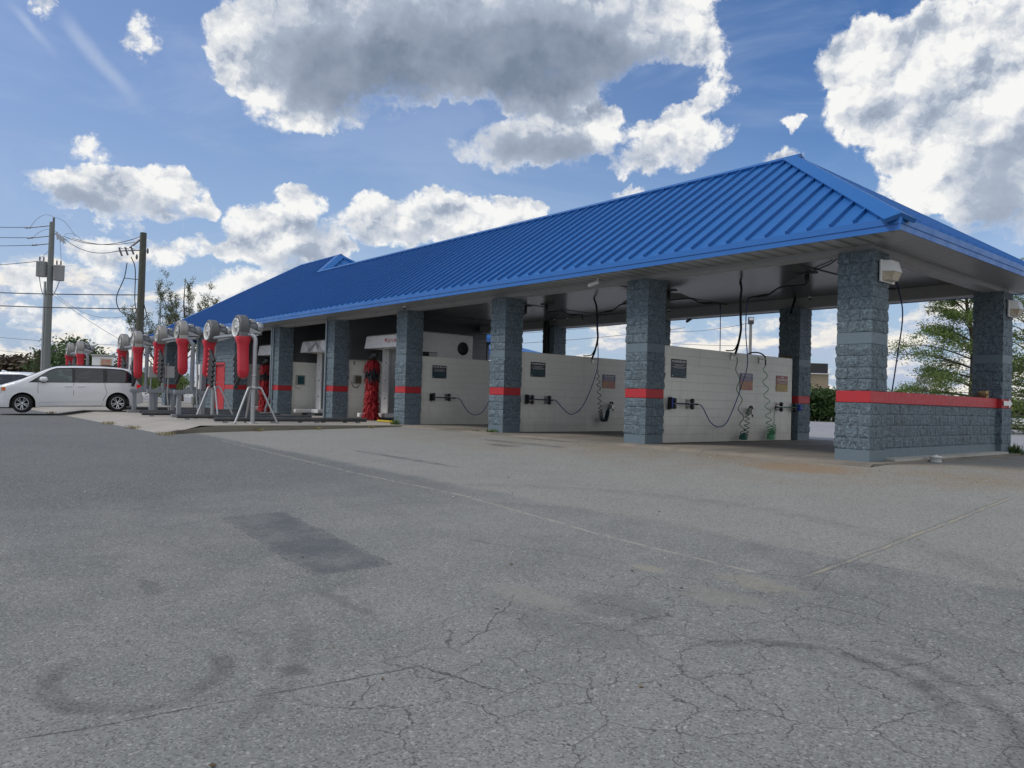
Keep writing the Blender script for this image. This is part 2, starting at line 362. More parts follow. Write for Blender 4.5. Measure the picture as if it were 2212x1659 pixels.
def asphalt():
    m, t, b = new_mat('weathered asphalt'); t.d2 = True; P = world_coord(t); x, y, z = t.sep(P)
    P2 = t.comb(x, y, 0.0)
    big = t.noise(P2, .22, 6, .6); mid = t.noise(P2, 1.3, 6, .65); fin = t.noise(P2, 14, 5, .7)
    c = t.mix(t.ramp(big, .3, .7), (.170, .173, .170), (.232, .234, .227))
    c = t.mix(t.ramp(mid, .35, .72, 0, .55), c, (.27, .266, .25))
    c = t.mix(t.ramp(fin, .42, .25, 0, .35), c, (.10, .102, .107))
    # paving course nearer the building: lighter, browner with washed-out soil
    near = t.ramp(t.math('ADD', y, t.math('MULTIPLY', t.math('SUBTRACT', mid, .5), .25)), -6.75, -6.55, 0, .55)
    c = t.mix(near, c, (.30, .288, .262))
    old = t.math('MULTIPLY', t.ramp(t.math('ADD', x, t.math('MULTIPLY', mid, 1.5)), .2, -4.5), t.ramp(y, -6.55, -6.9)); c = t.mix(t.math('MULTIPLY', old, .7), c, (.112, .118, .124))
    soil = t.math('MULTIPLY', t.ramp(y, -4.2, -.4), t.ramp(t.noise(P2, .55, 6, .65), .36, .66))
    soil = t.math('MULTIPLY', soil, t.ramp(x, -13, -9))
    c = t.mix(t.math('MULTIPLY', soil, .75), c, (.25, .195, .135))
    # aggregate
    vo = t.voro(t.vmath('ADD', P2, t.vmath('SCALE', t.noise(P2, 60, 2, out=1), .010)), 105, out='Color'); vr = t.sep(vo)[0]
    c = t.mix(t.ramp(vr, .70, 1.0, 0, .5), c, (.42, .42, .41)); c = t.mix(t.ramp(vr, .32, .0, 0, .62), c, (.06, .062, .064))
    vo2 = t.sep(t.voro(P2, 60, out='Color'))[1]; c = t.mix(t.ramp(vo2, .985, .995, 0, .6), c, (.45, .44, .42))
    def seg(p, q, wob=.05, wf=3.0, along=False):
        L = math.hypot(q[0]-p[0], q[1]-p[1]); ux, uy = (q[0]-p[0])/L, (q[1]-p[1])/L
        wp = t.vmath('SCALE', t.vmath('SUBTRACT', t.noise(P2, wf, 4, .6, out=1), (.5, .5, .5)), wob*2)
        d = t.vmath('SUBTRACT', t.vmath('ADD', P2, wp), (p[0], p[1], 0))
        al = t.vmath('DOT_PRODUCT', d, (ux, uy, 0)); ac = t.math('ABSOLUTE', t.vmath('DOT_PRODUCT', d, (-uy, ux, 0)))
        lim = t.math('MULTIPLY', t.ramp(al, -.1, .1), t.ramp(al, L+.1, L-.1))
        return ac, lim, al
    seams = []
    A = [ray_ground(*q) for q in ((480, 952), (760, 1020), (1000, 1070), (1300, 1155), (1640, 1238))]
    for p, q in zip(A, A[1:]):
        ac, lim, al = seg(p, q, .035)
        c = t.mix(t.math('MULTIPLY', t.math('MULTIPLY', t.ramp(ac, .028, .010), lim), t.ramp(t.noise(P2, 5, 3), .35, .55, .25, .85)), c, (.36, .34, .29))
    p, q = ray_ground(2185, 1075), ray_ground(1745, 1243)
    ac, lim, al = seg(p, q, .03); lm_ = t.math('MULTIPLY', t.math('MULTIPLY', t.ramp(ac, .03, .010), lim), t.ramp(t.noise(P2, 4, 3), .4, .6, .15, .8))
    c = t.mix(lm_, c, (.35, .31, .24)); c = t.mix(t.math('MULTIPLY', t.math('MULTIPLY', t.ramp(ac, .05, .03, 0, .4), lim), t.ramp(ac, .012, .03)), c, (.07, .07, .07))
    cracks = None
    def addc(mk):
        nonlocal cracks
        cracks = mk if cracks is None else t.math('MAXIMUM', cracks, mk)
    B = [ray_ground(*q) for q in ((900, 1440), (680, 1482), (460, 1520), (200, 1572), (-60, 1612))]
    for p, q in zip(B, B[1:]):
        ac, lim, al = seg(p, q, .012, 6); addc(t.math('MULTIPLY', t.ramp(ac, .011, .004), lim))
    for a_, b_ in (((1640, 1238), (1760, 1245)), ((1000, 1165), (1350, 1215)), ((1130, 1280), (1000, 1400)), ((900, 1440), (1110, 1500)), ((1700, 1290), (2212, 1410)), ((0, 1005), (130, 1003))):
        ac, lim, al = seg(ray_ground(*a_), ray_ground(*b_), .10, 2.5); addc(t.math('MULTIPLY', t.ramp(ac, .009, .003), lim))
    wp = t.vmath('ADD', P2, t.vmath('SCALE', t.vmath('SUBTRACT', t.noise(P2, 2.5, 5, .6, out=1), (.5, .5, .5)), .30))
    e1 = t.voro(wp, 2.6, 'DISTANCE_TO_EDGE'); e2 = t.voro(wp, 6.0, 'DISTANCE_TO_EDGE')
    cz = ray_ground(1700, 1400)
    zone = t.vmath('LENGTH', t.vmath('MULTIPLY', t.vmath('SUBTRACT', P2, (cz.x+.15, cz.y, 0)), (.50, .36, 0)))
    zone = t.math('ADD', zone, t.math('MULTIPLY', t.math('SUBTRACT', t.noise(P2, .9, 4), .5), 1.1))
    zm = t.ramp(zone, 1.3, .75)
    addc(t.math('MULTIPLY', t.ramp(e1, .015, .003), zm)); addc(t.math('MULTIPLY', t.ramp(e2, .016, .004, 0, .6), t.math('MULTIPLY', zm, t.ramp(t.noise(P2, 1.1, 3), .45, .55))))
    cracks = t.math('MULTIPLY', cracks, t.ramp(t.noise(P2, 3.3, 4), .28, .5, .25, 1.0))
    c = t.mix(t.math('MULTIPLY', cracks, .64), c, (.04, .036, .038))
    # repair patch
    q = [ray_ground(*k) for k in ((465, 1112), (625, 1112), (850, 1222), (680, 1240))]
    cx, cy = sum(v.x for v in q)/4, sum(v.y for v in q)/4
    a0 = Vector(((q[0]+q[3])/2)[:2]); a1 = Vector(((q[1]+q[2])/2)[:2]); L0 = Vector(((q[0]+q[1])/2)[:2]); L1 = Vector(((q[2]+q[3])/2)[:2])
    ax = (L1-L0); hl = ax.length/2; ax.normalize(); hw = abs((a1-a0).dot(Vector((-ax.y, ax.x))))/2
    wpp = t.vmath('ADD', P2, t.vmath('SCALE', t.vmath('SUBTRACT', t.noise(P2, 5, 5, .6, out=1), (.5, .5, .5)), .16))
    d = t.vmath('SUBTRACT', wpp, (cx, cy, 0))
    pa = t.math('SUBTRACT', t.math('ABSOLUTE', t.vmath('DOT_PRODUCT', d, (ax.x, ax.y, 0))), hl); pb = t.math('SUBTRACT', t.math('ABSOLUTE', t.vmath('DOT_PRODUCT', d, (-ax.y, ax.x, 0))), hw)
    pm_ = t.ramp(t.math('MAXIMUM', pa, pb), .05, -.07)
    c = t.mix(t.math('MULTIPLY', pm_, t.ramp(mid, .3, .62, .75, .40)), c, (.082, .089, .102))
    edge = t.math('MULTIPLY', t.ramp(t.math('ABSOLUTE', t.math('MAXIMUM', pa, pb)), .02, .005), t.ramp(fin, .4, .6)); c = t.mix(t.math('MULTIPLY', edge, .5), c, (.05, .05, .052))
    # tyre scrub arcs, oil spots, pale worn spots
    def arc(cxy, r, wd, ang0, ang1, amt):
        d = t.vmath('SUBTRACT', P2, (cxy[0], cxy[1], 0)); L = t.vmath('LENGTH', t.vmath('ADD', d, t.vmath('SCALE', t.vmath('SUBTRACT', t.noise(P2, 1.5, 4, out=1), (.5, .5, .5)), .1)))
        k = t.ramp(t.math('ABSOLUTE', t.math('SUBTRACT', L, r)), wd, wd*.25)
        xx, yy, _ = t.sep(d); an = t.math('ARCTAN2', yy, xx)
        k = t.math('MULTIPLY', k, t.math('MULTIPLY', t.ramp(an, ang0, ang0+.5), t.ramp(an, ang1, ang1-.5)))
        return t.math('MULTIPLY', t.math('MULTIPLY', k, t.ramp(t.noise(P2, 4, 5, .7), .3, .6)), amt)
    rc = ray_ground(300, 1455)
    for cxy, r, wd, a0_, a1_, am in (((rc.x, rc.y), .42, .10, -3.1, 1.9, .42), ((rc.x-.1, rc.y+.1), .60, .05, -1.5, 2.6, .25), ((rc.x-.9, rc.y-1.1), 2.2, .10, .2, 1.7, .25)):
        c = t.mix(arc(cxy, r, wd, a0_, a1_, am), c, (.055, .056, .06))
    r2 = ray_ground(1690, 1500)
    for rr, a0_, a1_, am in ((.75, .2, 3.0, .5), (.95, -.4, 2.2, .35)): c = t.mix(arc((r2.x, r2.y), rr, .09, a0_, a1_, am), c, (.055, .056, .058))
    r3 = ray_ground(1300, 1150)
    for rr in (3.1, 4.6): c = t.mix(arc((r3.x, r3.y-2.2), rr, .22, .4, 2.9, .22), c, (.10, .10, .10))
    spots = []
    def spot(px, py, rx, ry, colr, amt, ns=5.0):
        nonlocal c
        o = ray_ground(px, py); d = t.vmath('MULTIPLY', t.vmath('SUBTRACT', wpp, (o.x, o.y, 0)), (1/rx, 1/ry, 0))
        k = t.ramp(t.math('ADD', t.vmath('LENGTH', d), t.math('MULTIPLY', t.math('SUBTRACT', t.noise(P2, ns, 6, .7), .5), 1.5)), 1.0, .55)
        c = t.mix(t.math('MULTIPLY', k, amt), c, colr)
    spot(640, 1445, .10, .08, (.05, .052, .055), .42); spot(320, 1265, .35, .08, (.06, .062, .066), .3); spot(1405, 1228, .22, .10, (.31, .28, .22), .55)
    spot(1640, 1262, .42, .22, (.29, .265, .22), .5); spot(1560, 1290, .4, .25, (.27, .255, .225), .5); spot(1330, 1310, .45, .3, (.075, .078, .083), .3)
    spot(740, 1300, .5, .07, (.065, .067, .07), .3); spot(1230, 1350, .9, .3, (.085, .086, .09), .22); spot(1730, 1010, 1.2, .7, (.27, .18, .105), .6); spot(1150, 1290, .6, .2, (.28, .27, .24), .45)
    wet = None
    for px, py, rx, ry in ((1120, 957, 1.5, .22), (1090, 962, .6, .3), (1180, 950, 1.2, .16), (870, 990, 2.0, .10)):
        o = ray_ground(px, py); d = t.vmath('MULTIPLY', t.vmath('SUBTRACT', wpp, (o.x, o.y, 0)), (1/rx, 1/ry, 0)); k = t.ramp(t.math('ADD', t.vmath('LENGTH', d), t.math('MULTIPLY', t.math('SUBTRACT', t.noise(P2, 2, 5), .5), .8)), 1.0, .8)
        wet = k if wet is None else t.math('MAXIMUM', wet, k)
    c = t.mix(t.math('MULTIPLY', wet, t.ramp(mid, .3, .6, .1, .5)), c, (.075, .076, .078))
    c = t.mix(1.0, c, (.90, .915, .895), 'MULTIPLY')
    t.put(b.inputs['Base Color'], c); t.put(b.inputs['Roughness'], t.math('SUBTRACT', .92, t.math('MULTIPLY', wet, .35)))
    b.inputs['Specular IOR Level'].default_value = .3
    h = t.math('ADD', t.math('MULTIPLY', vr, .5), t.noise(P2, 160, 4, .7)); h = t.math('SUBTRACT', h, t.math('MULTIPLY', cracks, 1.6))
    t.put(b.inputs['Normal'], t.bump(h, .55, .006))
    return m
ao = g.build('asphalt_lot', asphalt(), fixn=False); tag(ao, None, kind='structure')

def concrete(name, c=(.33, .31, .27), joint=None, stain=(.13, .115, .095), amt=.6, wetc=(.10, .095, .085), wet=0.0):
    m, t, b = new_mat(name); P = world_coord(t); x, y, z = t.sep(P)
    n = t.noise(P, .7, 6, .65); f = t.noise(P, 22, 5, .7)
    cc_ = t.mix(n, tuple(v*.78 for v in c), tuple(v*1.12 for v in c)); cc_ = t.mix(t.ramp(f, .3, .6, .25, 0), cc_, tuple(v*.55 for v in c))
    st = t.ramp(t.noise(t.vmath('MULTIPLY', P, (.9, .35, 1)), 1.1, 6, .7), .48, .70, 0, amt); cc_ = t.mix(st, cc_, stain)
    if wet: cc_ = t.mix(t.ramp(t.noise(t.vmath('MULTIPLY', P, (.5, .25, 1)), .8, 5), .42, .6, 0, wet), cc_, wetc)
    if joint:
        for ax_, val, step in joint:
            k = t.math('ABSOLUTE', t.math('SUBTRACT', t.math('MODULO', t.math('ADD', (x, y)[ax_], 500+val), step), step/2)); cc_ = t.mix(t.ramp(k, .022, .008, 0, .75), cc_, (.06, .055, .05))
    t.put(b.inputs['Base Color'], cc_); b.inputs['Roughness'].default_value = .8
    t.put(b.inputs['Normal'], t.bump(t.noise(P, 60, 5, .7), .25, .006)); return m
M_apron = concrete('apron concrete', (.36, .335, .295), ((0, 1.2, 4.9), (1, .4, 3.6)), (.17, .15, .13), .5)
M_slab = concrete('bay floor concrete', (.25, .22, .18), ((0, 2.46, 4.92), (1, .3, 2.4)), (.10, .085, .07), .75, wet=.6)
sl = MB()
sl.add([(-14.2, -.38, 0), (.25, -.38, 0), (.25, 7.5, 0), (-14.2, 7.5, 0), (-14.2, -.62, -.085), (.25, -.62, -.085)], [(0, 1, 2, 3), (4, 5, 1, 0)])
sl.quad((.25, -.62, -.2), (.25, 7.5, -.2), (.25, 7.5, 0), (.25, -.38, 0))
tag(sl.build('bay_floor', M_slab), None, kind='structure')
ap = MB(); ax_ = [-60+i for i in range(46)] + [-14.2]
fl = lambda X: 0.0 if X < -15.2 else (X+15.2)/1.0
for i in range(len(ax_)-1):
    a, b_ = ax_[i], ax_[i+1]
    ap.quad((a, -6.5, 0), (b_, -6.5, 0), (b_, 12, 0), (a, 12, 0))
    za, zb = gz(a, -7.5)-.004, gz(b_, -7.5)-.004
    xb = b_ + (.55 if b_ == -14.2 else 0)
    ap.quad((a, -7.5, za), (xb, -7.5, zb), (b_, -6.5, 0), (a, -6.5, 0))
tag(ap.build('drying_apron', M_apron), None, kind='structure')
kb = MB(); kp = [(-14.2, 0), (-14.2, -3), (-14.2, -6.0), (-14.12, -6.6), (-13.9, -7.1), (-13.62, -7.5)]
for (x0, y0), (x1, y1) in zip(kp, kp[1:]):
    h0 = .004 if y0 > -6.3 else interp([(6.0, .004), (7.5, -.13)], -y0); h1 = .004 if y1 > -6.3 else interp([(6.0, .004), (7.5, -.15)], -y1)
    kb.quad((x0, y0, h0), (x1, y1, h1), (x1+.0, y1, -.4), (x0+.0, y0, -.4)); kb.quad((x0-.16, y0, h0), (x1-.16, y1, h1), (x1, y1, h1), (x0, y0, h0))
tag(kb.build('kerb', concrete('kerb concrete', (.22, .20, .16), None, (.09, .08, .06), .7)), None, kind='structure')

# ---------------------------------------------------------------- building materials
def block_paint(name, c, dirt=(.10, .11, .11)):
    m, t, b = new_mat(name); P = world_coord(t)
    n = t.noise(P, 3, 6, .7); f = t.noise(P, 45, 6, .75)
    k = t.mix(n, tuple(v*.82 for v in c), tuple(v*1.12 for v in c)); k = t.mix(t.ramp(t.noise(P, 20, 6, .7, .6), .40, .56, .80, 0), k, tuple(v*.40 for v in c)); k = t.mix(t.ramp(t.noise(P, 17, 6, .72, .8), .50, .64, 0, .75), k, tuple(min(v*1.75, 1) for v in c))
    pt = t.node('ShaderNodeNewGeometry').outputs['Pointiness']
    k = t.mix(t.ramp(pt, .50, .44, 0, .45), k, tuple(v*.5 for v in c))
    k = t.mix(t.ramp(t.noise(P, 1.1, 5), .55, .8, 0, .35), k, dirt)
    t.put(b.inputs['Base Color'], k); b.inputs['Roughness'].default_value = .62
    t.put(b.inputs['Normal'], t.bump(t.noise(P, 26, 8, .78), 1.0, .045)); return m
GREY = (.158, .212, .250)
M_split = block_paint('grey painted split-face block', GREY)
M_smooth = pm('grey painted smooth block', tuple(v*.80 for v in GREY), .55, var=.08, vs=5, bump=.15, bs=60, dirt=(.13, .145, .145), dirt_amt=.3)
M_red = pm('red band paint', (.43, .022, .030), .5, var=.12, vs=5, bump=.2, bs=70, dirt=(.30, .03, .03), dirt_amt=.4)
def cmu(name, c, alongx=False, grime=.35):
    m, t, b = new_mat(name); P = world_coord(t); x, y, z = t.sep(P); v = t.comb(x if alongx else y, z, 0.0)
    br = t.node('ShaderNodeTexBrick'); t.l.new(v, br.inputs['Vector']); br.offset = .5
    for k_, val in (('Scale', 1.0), ('Mortar Size', .006), ('Mortar Smooth', .4), ('Brick Width', .4064), ('Row Height', .2032), ('Bias', 0)): br.inputs[k_].default_value = val
    f = br.outputs['Fac']; n = t.noise(P, 1.5, 6, .65); fn = t.noise(P, 30, 5, .7)
    k = t.mix(n, tuple(q*.9 for q in c), tuple(q*1.06 for q in c)); k = t.mix(t.math('MULTIPLY', f, .24), k, tuple(q*.45 for q in c))
    k = t.mix(t.math('MULTIPLY', t.ramp(fn, .55, .8), .15), k, tuple(q*.6 for q in c))
    gr = t.math('MULTIPLY', t.ramp(t.math('ADD', z, t.math('MULTIPLY', t.math('SUBTRACT', t.noise(P, 2.2, 6), .5), .9)), .75, .0), grime)
    k = t.mix(gr, k, (.30, .255, .19))
    run = t.math('MULTIPLY', t.ramp(t.noise(t.vmath('MULTIPLY', P, (3, 3, .22)), 2.2, 5, .6), .56, .74), .16); k = t.mix(run, k, (.25, .24, .21))
    t.put(b.inputs['Base Color'], k); b.inputs['Roughness'].default_value = .42
    t.put(b.inputs['Normal'], t.bump(t.math('ADD', t.math('MULTIPLY', f, -1.0), t.math('MULTIPLY', fn, .22)), .7, .006)); return m
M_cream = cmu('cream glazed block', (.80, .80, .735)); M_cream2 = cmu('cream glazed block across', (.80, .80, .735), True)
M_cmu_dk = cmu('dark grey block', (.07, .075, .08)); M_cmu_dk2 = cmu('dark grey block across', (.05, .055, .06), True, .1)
def roof_mat():
    m, t, b = new_mat('blue standing-seam metal'); P = world_coord(t)
    c = t.mix(t.noise(P, .5, 5, .6), (.015, .108, .33), (.021, .130, .385)); c = t.mix(t.ramp(t.noise(t.vmath('MULTIPLY', P, (6, .6, .6)), 1.2, 5), .5, .8, 0, .28), c, (.03, .12, .38))
    t.put(b.inputs['Base Color'], c); t.put(b.inputs['Roughness'], t.ramp(t.noise(P, 2, 4), .3, .7, .36, .48)); b.inputs['Specular IOR Level'].default_value = .5
    t.put(b.inputs['Normal'], t.bump(t.noise(P, 1.6, 3), .12, .02)); return m
M_roof = roof_mat(); M_fascia = pm('blue fascia metal', (.018, .135, .44), .38, var=.1, vs=1.5)
def ribbed(name, axis, pitch, c, rough=.3):
    m, t, b = new_mat(name); P = world_coord(t); v = t.sep(P)[axis]
    w_ = t.math('FRACT', t.math('MULTIPLY', v, 1/pitch)); h = t.ramp(t.math('ABSOLUTE', t.math('SUBTRACT', w_, .5)), .26, .46)
    k = t.mix(t.noise(P, .8, 5), tuple(q*.86 for q in c), tuple(q*1.06 for q in c)); k = t.mix(t.math('MULTIPLY', h, .75), k, tuple(q*.30 for q in c))
    k = t.mix(t.ramp(t.noise(P, .45, 6, .7), .55, .8, 0, .35), k, tuple(q*.6 for q in c))
    t.put(b.inputs['Base Color'], k); b.inputs['Roughness'].default_value = rough; t.put(b.inputs['Normal'], t.bump(h, .6, -.012)); return m
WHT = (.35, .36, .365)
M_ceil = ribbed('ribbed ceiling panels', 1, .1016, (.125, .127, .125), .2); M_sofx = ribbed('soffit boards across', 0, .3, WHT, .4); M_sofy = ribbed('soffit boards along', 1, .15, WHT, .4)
M_beam = pm('off-white beam cladding', (.34, .345, .35), .5, var=.08, vs=2, dirt=(.14, .14, .13), dirt_amt=.3)
M_alu = pm('galvanised metal', (.42, .43, .44), .42, .75, .15, 9, dirt=(.2, .18, .15), dirt_amt=.25)
M_grysteel = pm('grey painted steel', (.24, .26, .285), .5, .1, .14, 5, dirt=(.20, .17, .13), dirt_amt=.3)
M_white = pm('white powder coat', (.72, .72, .71), .4, var=.05, vs=3, dirt=(.4, .39, .36), dirt_amt=.25)
M_black = pm('black plastic', (.014, .014, .015), .45, var=.2)
M_dark = pm('dark grey plastic', (.045, .048, .052), .5, var=.2)
M_conduit = pm('painted conduit', (.26, .31, .345), .45, .2, .1, 6)

# ---------------------------------------------------------------- the wash building
bld = thing('car_wash_building', 'long open-bay car wash with blue standing-seam metal roof on grey block pillars', 'building', (0, 0, 0))
def sub(mb, name, m, parent=bld, label=None):
    o = mb.build(name, m, parent)
    if label: o['label'] = label
    return o
SMOOTHC = (0, 10); REDC = 5
ZC = [0, .010, .030, .055, .08, .105, .13, .155, .178, .194]
def rough_h(u, z, cell, seed):
    n = noise.fractal(Vector((u*9, z*9, seed)), 1.0, 2.1, 5); n2 = noise.noise(Vector((u*3.5+cell*7.3, z*3.5, seed*1.7+cell)))
    n3 = noise.noise(Vector((u*30, z*30, seed+9)))
    return .014 + .013*n + .011*n2 + .007*n3
def pillar_mesh(seed):
    N = 24; cols = []
    for side in range(4):
        for k in range(N): cols.append((side, k*PW/N))
    cor = [(0, 0), (PW, 0), (PW, PW), (0, PW)]; dr = [(1, 0), (0, 1), (-1, 0), (0, -1)]; nr = [(0, -1), (1, 0), (0, 1), (-1, 0)]
    rows = []
    for c in range(18):
        if c == REDC: rows += [(c, 0.0), (c, .2)]; continue
        rows += [(c, q) for q in (ZC if c not in SMOOTHC else [0, .006, .1, .197])]
    rows.append((17, CO))
    vs = []; fs = []
    for c, q in rows:
        z = c*CO + q; seam = (q < .006)
        for ci, (side, a) in enumerate(cols):
            k = round(a/PW*N); jk = (8 if (c+side) % 2 else 16)
            if c in SMOOTHC: d = 0.002 if not seam else -.003
            elif c == REDC: d = -.02
            elif seam or k == jk: d = -.002 + .004*noise.noise(Vector((a*20, z*20, seed)))
            else: d = rough_h(a + side*3.1, z, c*2 + (1 if k > jk else 0), seed) * min(1, .45 + min(q, CO-q)*14)
            x, y = cor[side][0] + dr[side][0]*a, cor[side][1] + dr[side][1]*a
            nx_, ny_ = nr[side]
            if k == 0: nx_ += nr[side-1][0]; ny_ += nr[side-1][1]
            vs.append((x + nx_*d, y + ny_*d, z))
    n = len(cols)
    for j in range(len(rows)-1):
        for k in range(n): k2 = (k+1) % n; fs.append((j*n+k, j*n+k2, (j+1)*n+k2, (j+1)*n+k))
    return MB().add(vs, fs)
protos = []
for sd_ in (1.3, 5.7, 9.1):
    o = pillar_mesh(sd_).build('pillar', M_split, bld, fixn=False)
    bs_ = MB().box(-.006, PW+.006, -.006, PW+.006, 0, CO-.004); b1 = bs_.build('smooth_course', M_smooth, o)
    MB().box(-.008, PW+.008, -.008, PW+.008, 10*CO+.003, 11*CO-.003).build('smooth_course', M_smooth, o)
    MB().box(-.007, PW+.007, -.007, PW+.007, 5*CO+.001, 6*CO-.001, bev=.006).build('red_band', M_red, o)
    protos.append(o)
places = [(-S*i-PW, 0) for i in range(6)] + [(-S*i-PW, LB) for i in range(5)] + [(-40.9, 0), (-24.6-PW, 10.4), (-40.9, 10.4)]
for i, (px, py) in enumerate(places):
    o = protos[i] if i < 3 else copy_tree(protos[i % 3], bld)
    o.location = (px, py, 0)

def split_wall(p0, d, L, nrm, c0, c1, seed, bw=.4064, holes=()):     # rough block facing on a plane
    p0 = Vector(p0); d = Vector(d); nrm = Vector(nrm); st = .0254; N = int(L/st); mb = MB(); vs = []; fs = []; rows = []
    for c in range(c0, c1): rows += [(c, q) for q in ([0, .03, .07, .1, .13, .17, .195])]
    rows.append((c1-1, CO)); step = bw/st
    for c, q in rows:
        for k in range(N+1):
            a = L*k/N; cell = int((k + (step/2 if c % 2 else 0))//step); pos = (k + (step/2 if c % 2 else 0)) % step
            dd_ = -.002 if (q < .006 or pos < 1) else rough_h(a, c*CO+q, cell+c*31, seed)*min(1, .5+min(q, CO-q)*14)
            vs.append(p0 + d*a + nrm*dd_ + Vector((0, 0, c*CO+q)))
    n = N+1
    for j in range(len(rows)-1):
        for k in range(N):
            a = L*(k+.5)/N; zc = rows[j][0]*CO + rows[j][1]
            if any(h0 <= a <= h1 and z0 <= zc < z1 for h0, h1, z0, z1 in holes): continue
            fs.append((j*n+k, j*n+k+1, (j+1)*n+k+1, (j+1)*n+k))
    return mb.add(vs, fs)
# low end wall between the two end pillars
lw = split_wall((-.12, PW, 0), (0, 1, 0), LB-PW, (1, 0, 0), 1, 5, 3.3); lwo = sub(lw, 'low_wall', M_split)
sub(MB().box(-.34, -.12, PW+.01, LB-.01, .0, 5*CO-.002), 'wall_core', M_smooth, lwo); sub(MB().box(-.122, -.10, PW+.01, LB-.01, 0, CO-.003), 'base_course', M_smooth, lwo)
sub(MB().box(-.36, -.085, PW+.012, LB-.012, 5*CO, 6*CO+.012, bev=.008), 'red_band', M_red, lwo)
sub(MB().box(-.2, .16, PW+.03, LB-.03, -.1, .045), 'footing', concrete('footing', (.42, .42, .38), None, (.2, .19, .16), .5), lwo)
# cream partition walls between the bays
for i in range(1, 5):
    xw = -S*i - .20; w_ = MB(); n = 10; y1 = LB-.10
    loop = [(xw-.1, PW-.02), (xw+.1, PW-.02)] + [(xw + .1*math.cos(math.pi*k/n), y1-.1+.1*math.sin(math.pi*k/n)) for k in range(n+1)]
    w_.prism([(a, b_, .012) for a, b_ in loop], (0, 0, 11*CO-.012)); sub(w_, 'partition_wall', M_cream, bld)
for i in (5,):
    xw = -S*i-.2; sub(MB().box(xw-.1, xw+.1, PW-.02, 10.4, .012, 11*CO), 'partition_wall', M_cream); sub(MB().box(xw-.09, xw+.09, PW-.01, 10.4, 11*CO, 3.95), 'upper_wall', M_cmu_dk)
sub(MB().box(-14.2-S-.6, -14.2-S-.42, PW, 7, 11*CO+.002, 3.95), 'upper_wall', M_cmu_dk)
# equipment room with red door
RX0, RX1 = -35.1, -29.62
rw = split_wall((RX0, 0, 0), (1, 0, 0), RX1-RX0, (0, -1, 0), 1, 18, 4.4, holes=((2.84, 4.26, 0, 2.32), (0, 9, 5*CO-.01, 6*CO-.01)))
rwo = sub(rw, 'equipment_room_wall', M_split)
core = MB().box(RX0, -32.27, .02, 10.9, 0, 3.95).box(-30.83, RX1, .02, .6, 0, 3.95).box(-32.27, -30.83, .02, .6, 2.3, 3.95); sub(core, 'wall_core', M_smooth, rwo)
sub(MB().box(RX0, -32.28, -.012, .03, 0, CO-.003), 'base_course', M_smooth, rwo); sub(MB().box(-30.82, RX1, -.012, .03, 0, CO-.003), 'base_course', M_smooth, rwo)
sub(MB().box(RX0, -32.28, -.014, .03, 5*CO, 6*CO), 'red_band', M_red, rwo); sub(MB().box(-30.82, RX1+.014, -.014, .6, 5*CO, 6*CO), 'red_band', M_red, rwo)
sub(split_wall((RX1, 0, 0), (0, 1, 0), .62, (1, 0, 0), 1, 5, 6.1), 'corner_facing', M_split, rwo); sub(split_wall((RX1, 0, 0), (0, 1, 0), .62, (1, 0, 0), 6, 18, 6.4), 'corner_facing', M_split, rwo)
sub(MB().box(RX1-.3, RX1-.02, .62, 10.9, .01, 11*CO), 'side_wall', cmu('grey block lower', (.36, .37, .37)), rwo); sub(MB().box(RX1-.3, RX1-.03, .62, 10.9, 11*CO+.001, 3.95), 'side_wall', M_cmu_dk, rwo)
door = MB().box(-32.20, -30.90, .06, .10, .02, 2.2); do_ = sub(door, 'door', M_red)
sub(MB().box(-32.29, -32.21, -.03, .12, .0, 2.3).box(-30.89, -30.81, -.03, .12, 0, 2.3).box(-32.21, -30.89, -.03, .12, 2.2, 2.3), 'door_frame', M_red, do_)
sub(MB().tube([(-32.05, .055, 1.02), (-32.05, -.02, 1.02), (-31.93, -.02, 1.02)], .02, 8), 'handle', M_alu, do_)
sub(MB().box(-32.11, -32.0, .045, .06, 1.28, 1.36), 'lock_plate', M_alu, do_); sub(MB().box(-32.11, -32.0, .045, .06, .72, .78), 'lock_plate', M_alu, do_)
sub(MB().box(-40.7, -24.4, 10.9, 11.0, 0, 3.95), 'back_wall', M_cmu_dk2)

# beams, soffit, ceiling
E0, E1 = -.77, .77
bm_ = MB()
bm_.box(-40.85, -.05, .06, .42, H, 3.955); bm_.box(-24.7, -.05, 6.62, 6.98, H, 3.985); bm_.box(-.42, -.055, .42, 6.62, H+.002, 3.957)
bm_.box(-40.85, -24.7, 10.5, 10.86, H, 3.985); sub(bm_, 'beam', M_beam)
sf = MB(); sf.poly([(-41.2, E0, 3.757), (E1, E0, 3.757), (0, 0.065, 3.757), (-41.2, .065, 3.757)]); sf.poly([(E1, 7.81, 3.757), (-24, 7.81, 3.757), (-24, 6.975, 3.757), (0, 6.975, 3.757)])
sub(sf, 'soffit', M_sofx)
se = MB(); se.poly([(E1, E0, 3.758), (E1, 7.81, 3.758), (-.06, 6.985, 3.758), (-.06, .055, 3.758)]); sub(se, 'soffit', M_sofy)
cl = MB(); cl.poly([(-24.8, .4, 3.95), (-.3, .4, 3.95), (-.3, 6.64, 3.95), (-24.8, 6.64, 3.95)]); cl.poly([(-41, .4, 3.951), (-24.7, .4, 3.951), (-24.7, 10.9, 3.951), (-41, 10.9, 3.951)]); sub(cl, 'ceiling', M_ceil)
for i in range(5): sub(MB().box(-S*i-2.5, -S*i-2.46, .42, 6.62, 3.935, 3.949), 'ceiling_seam', M_dark)

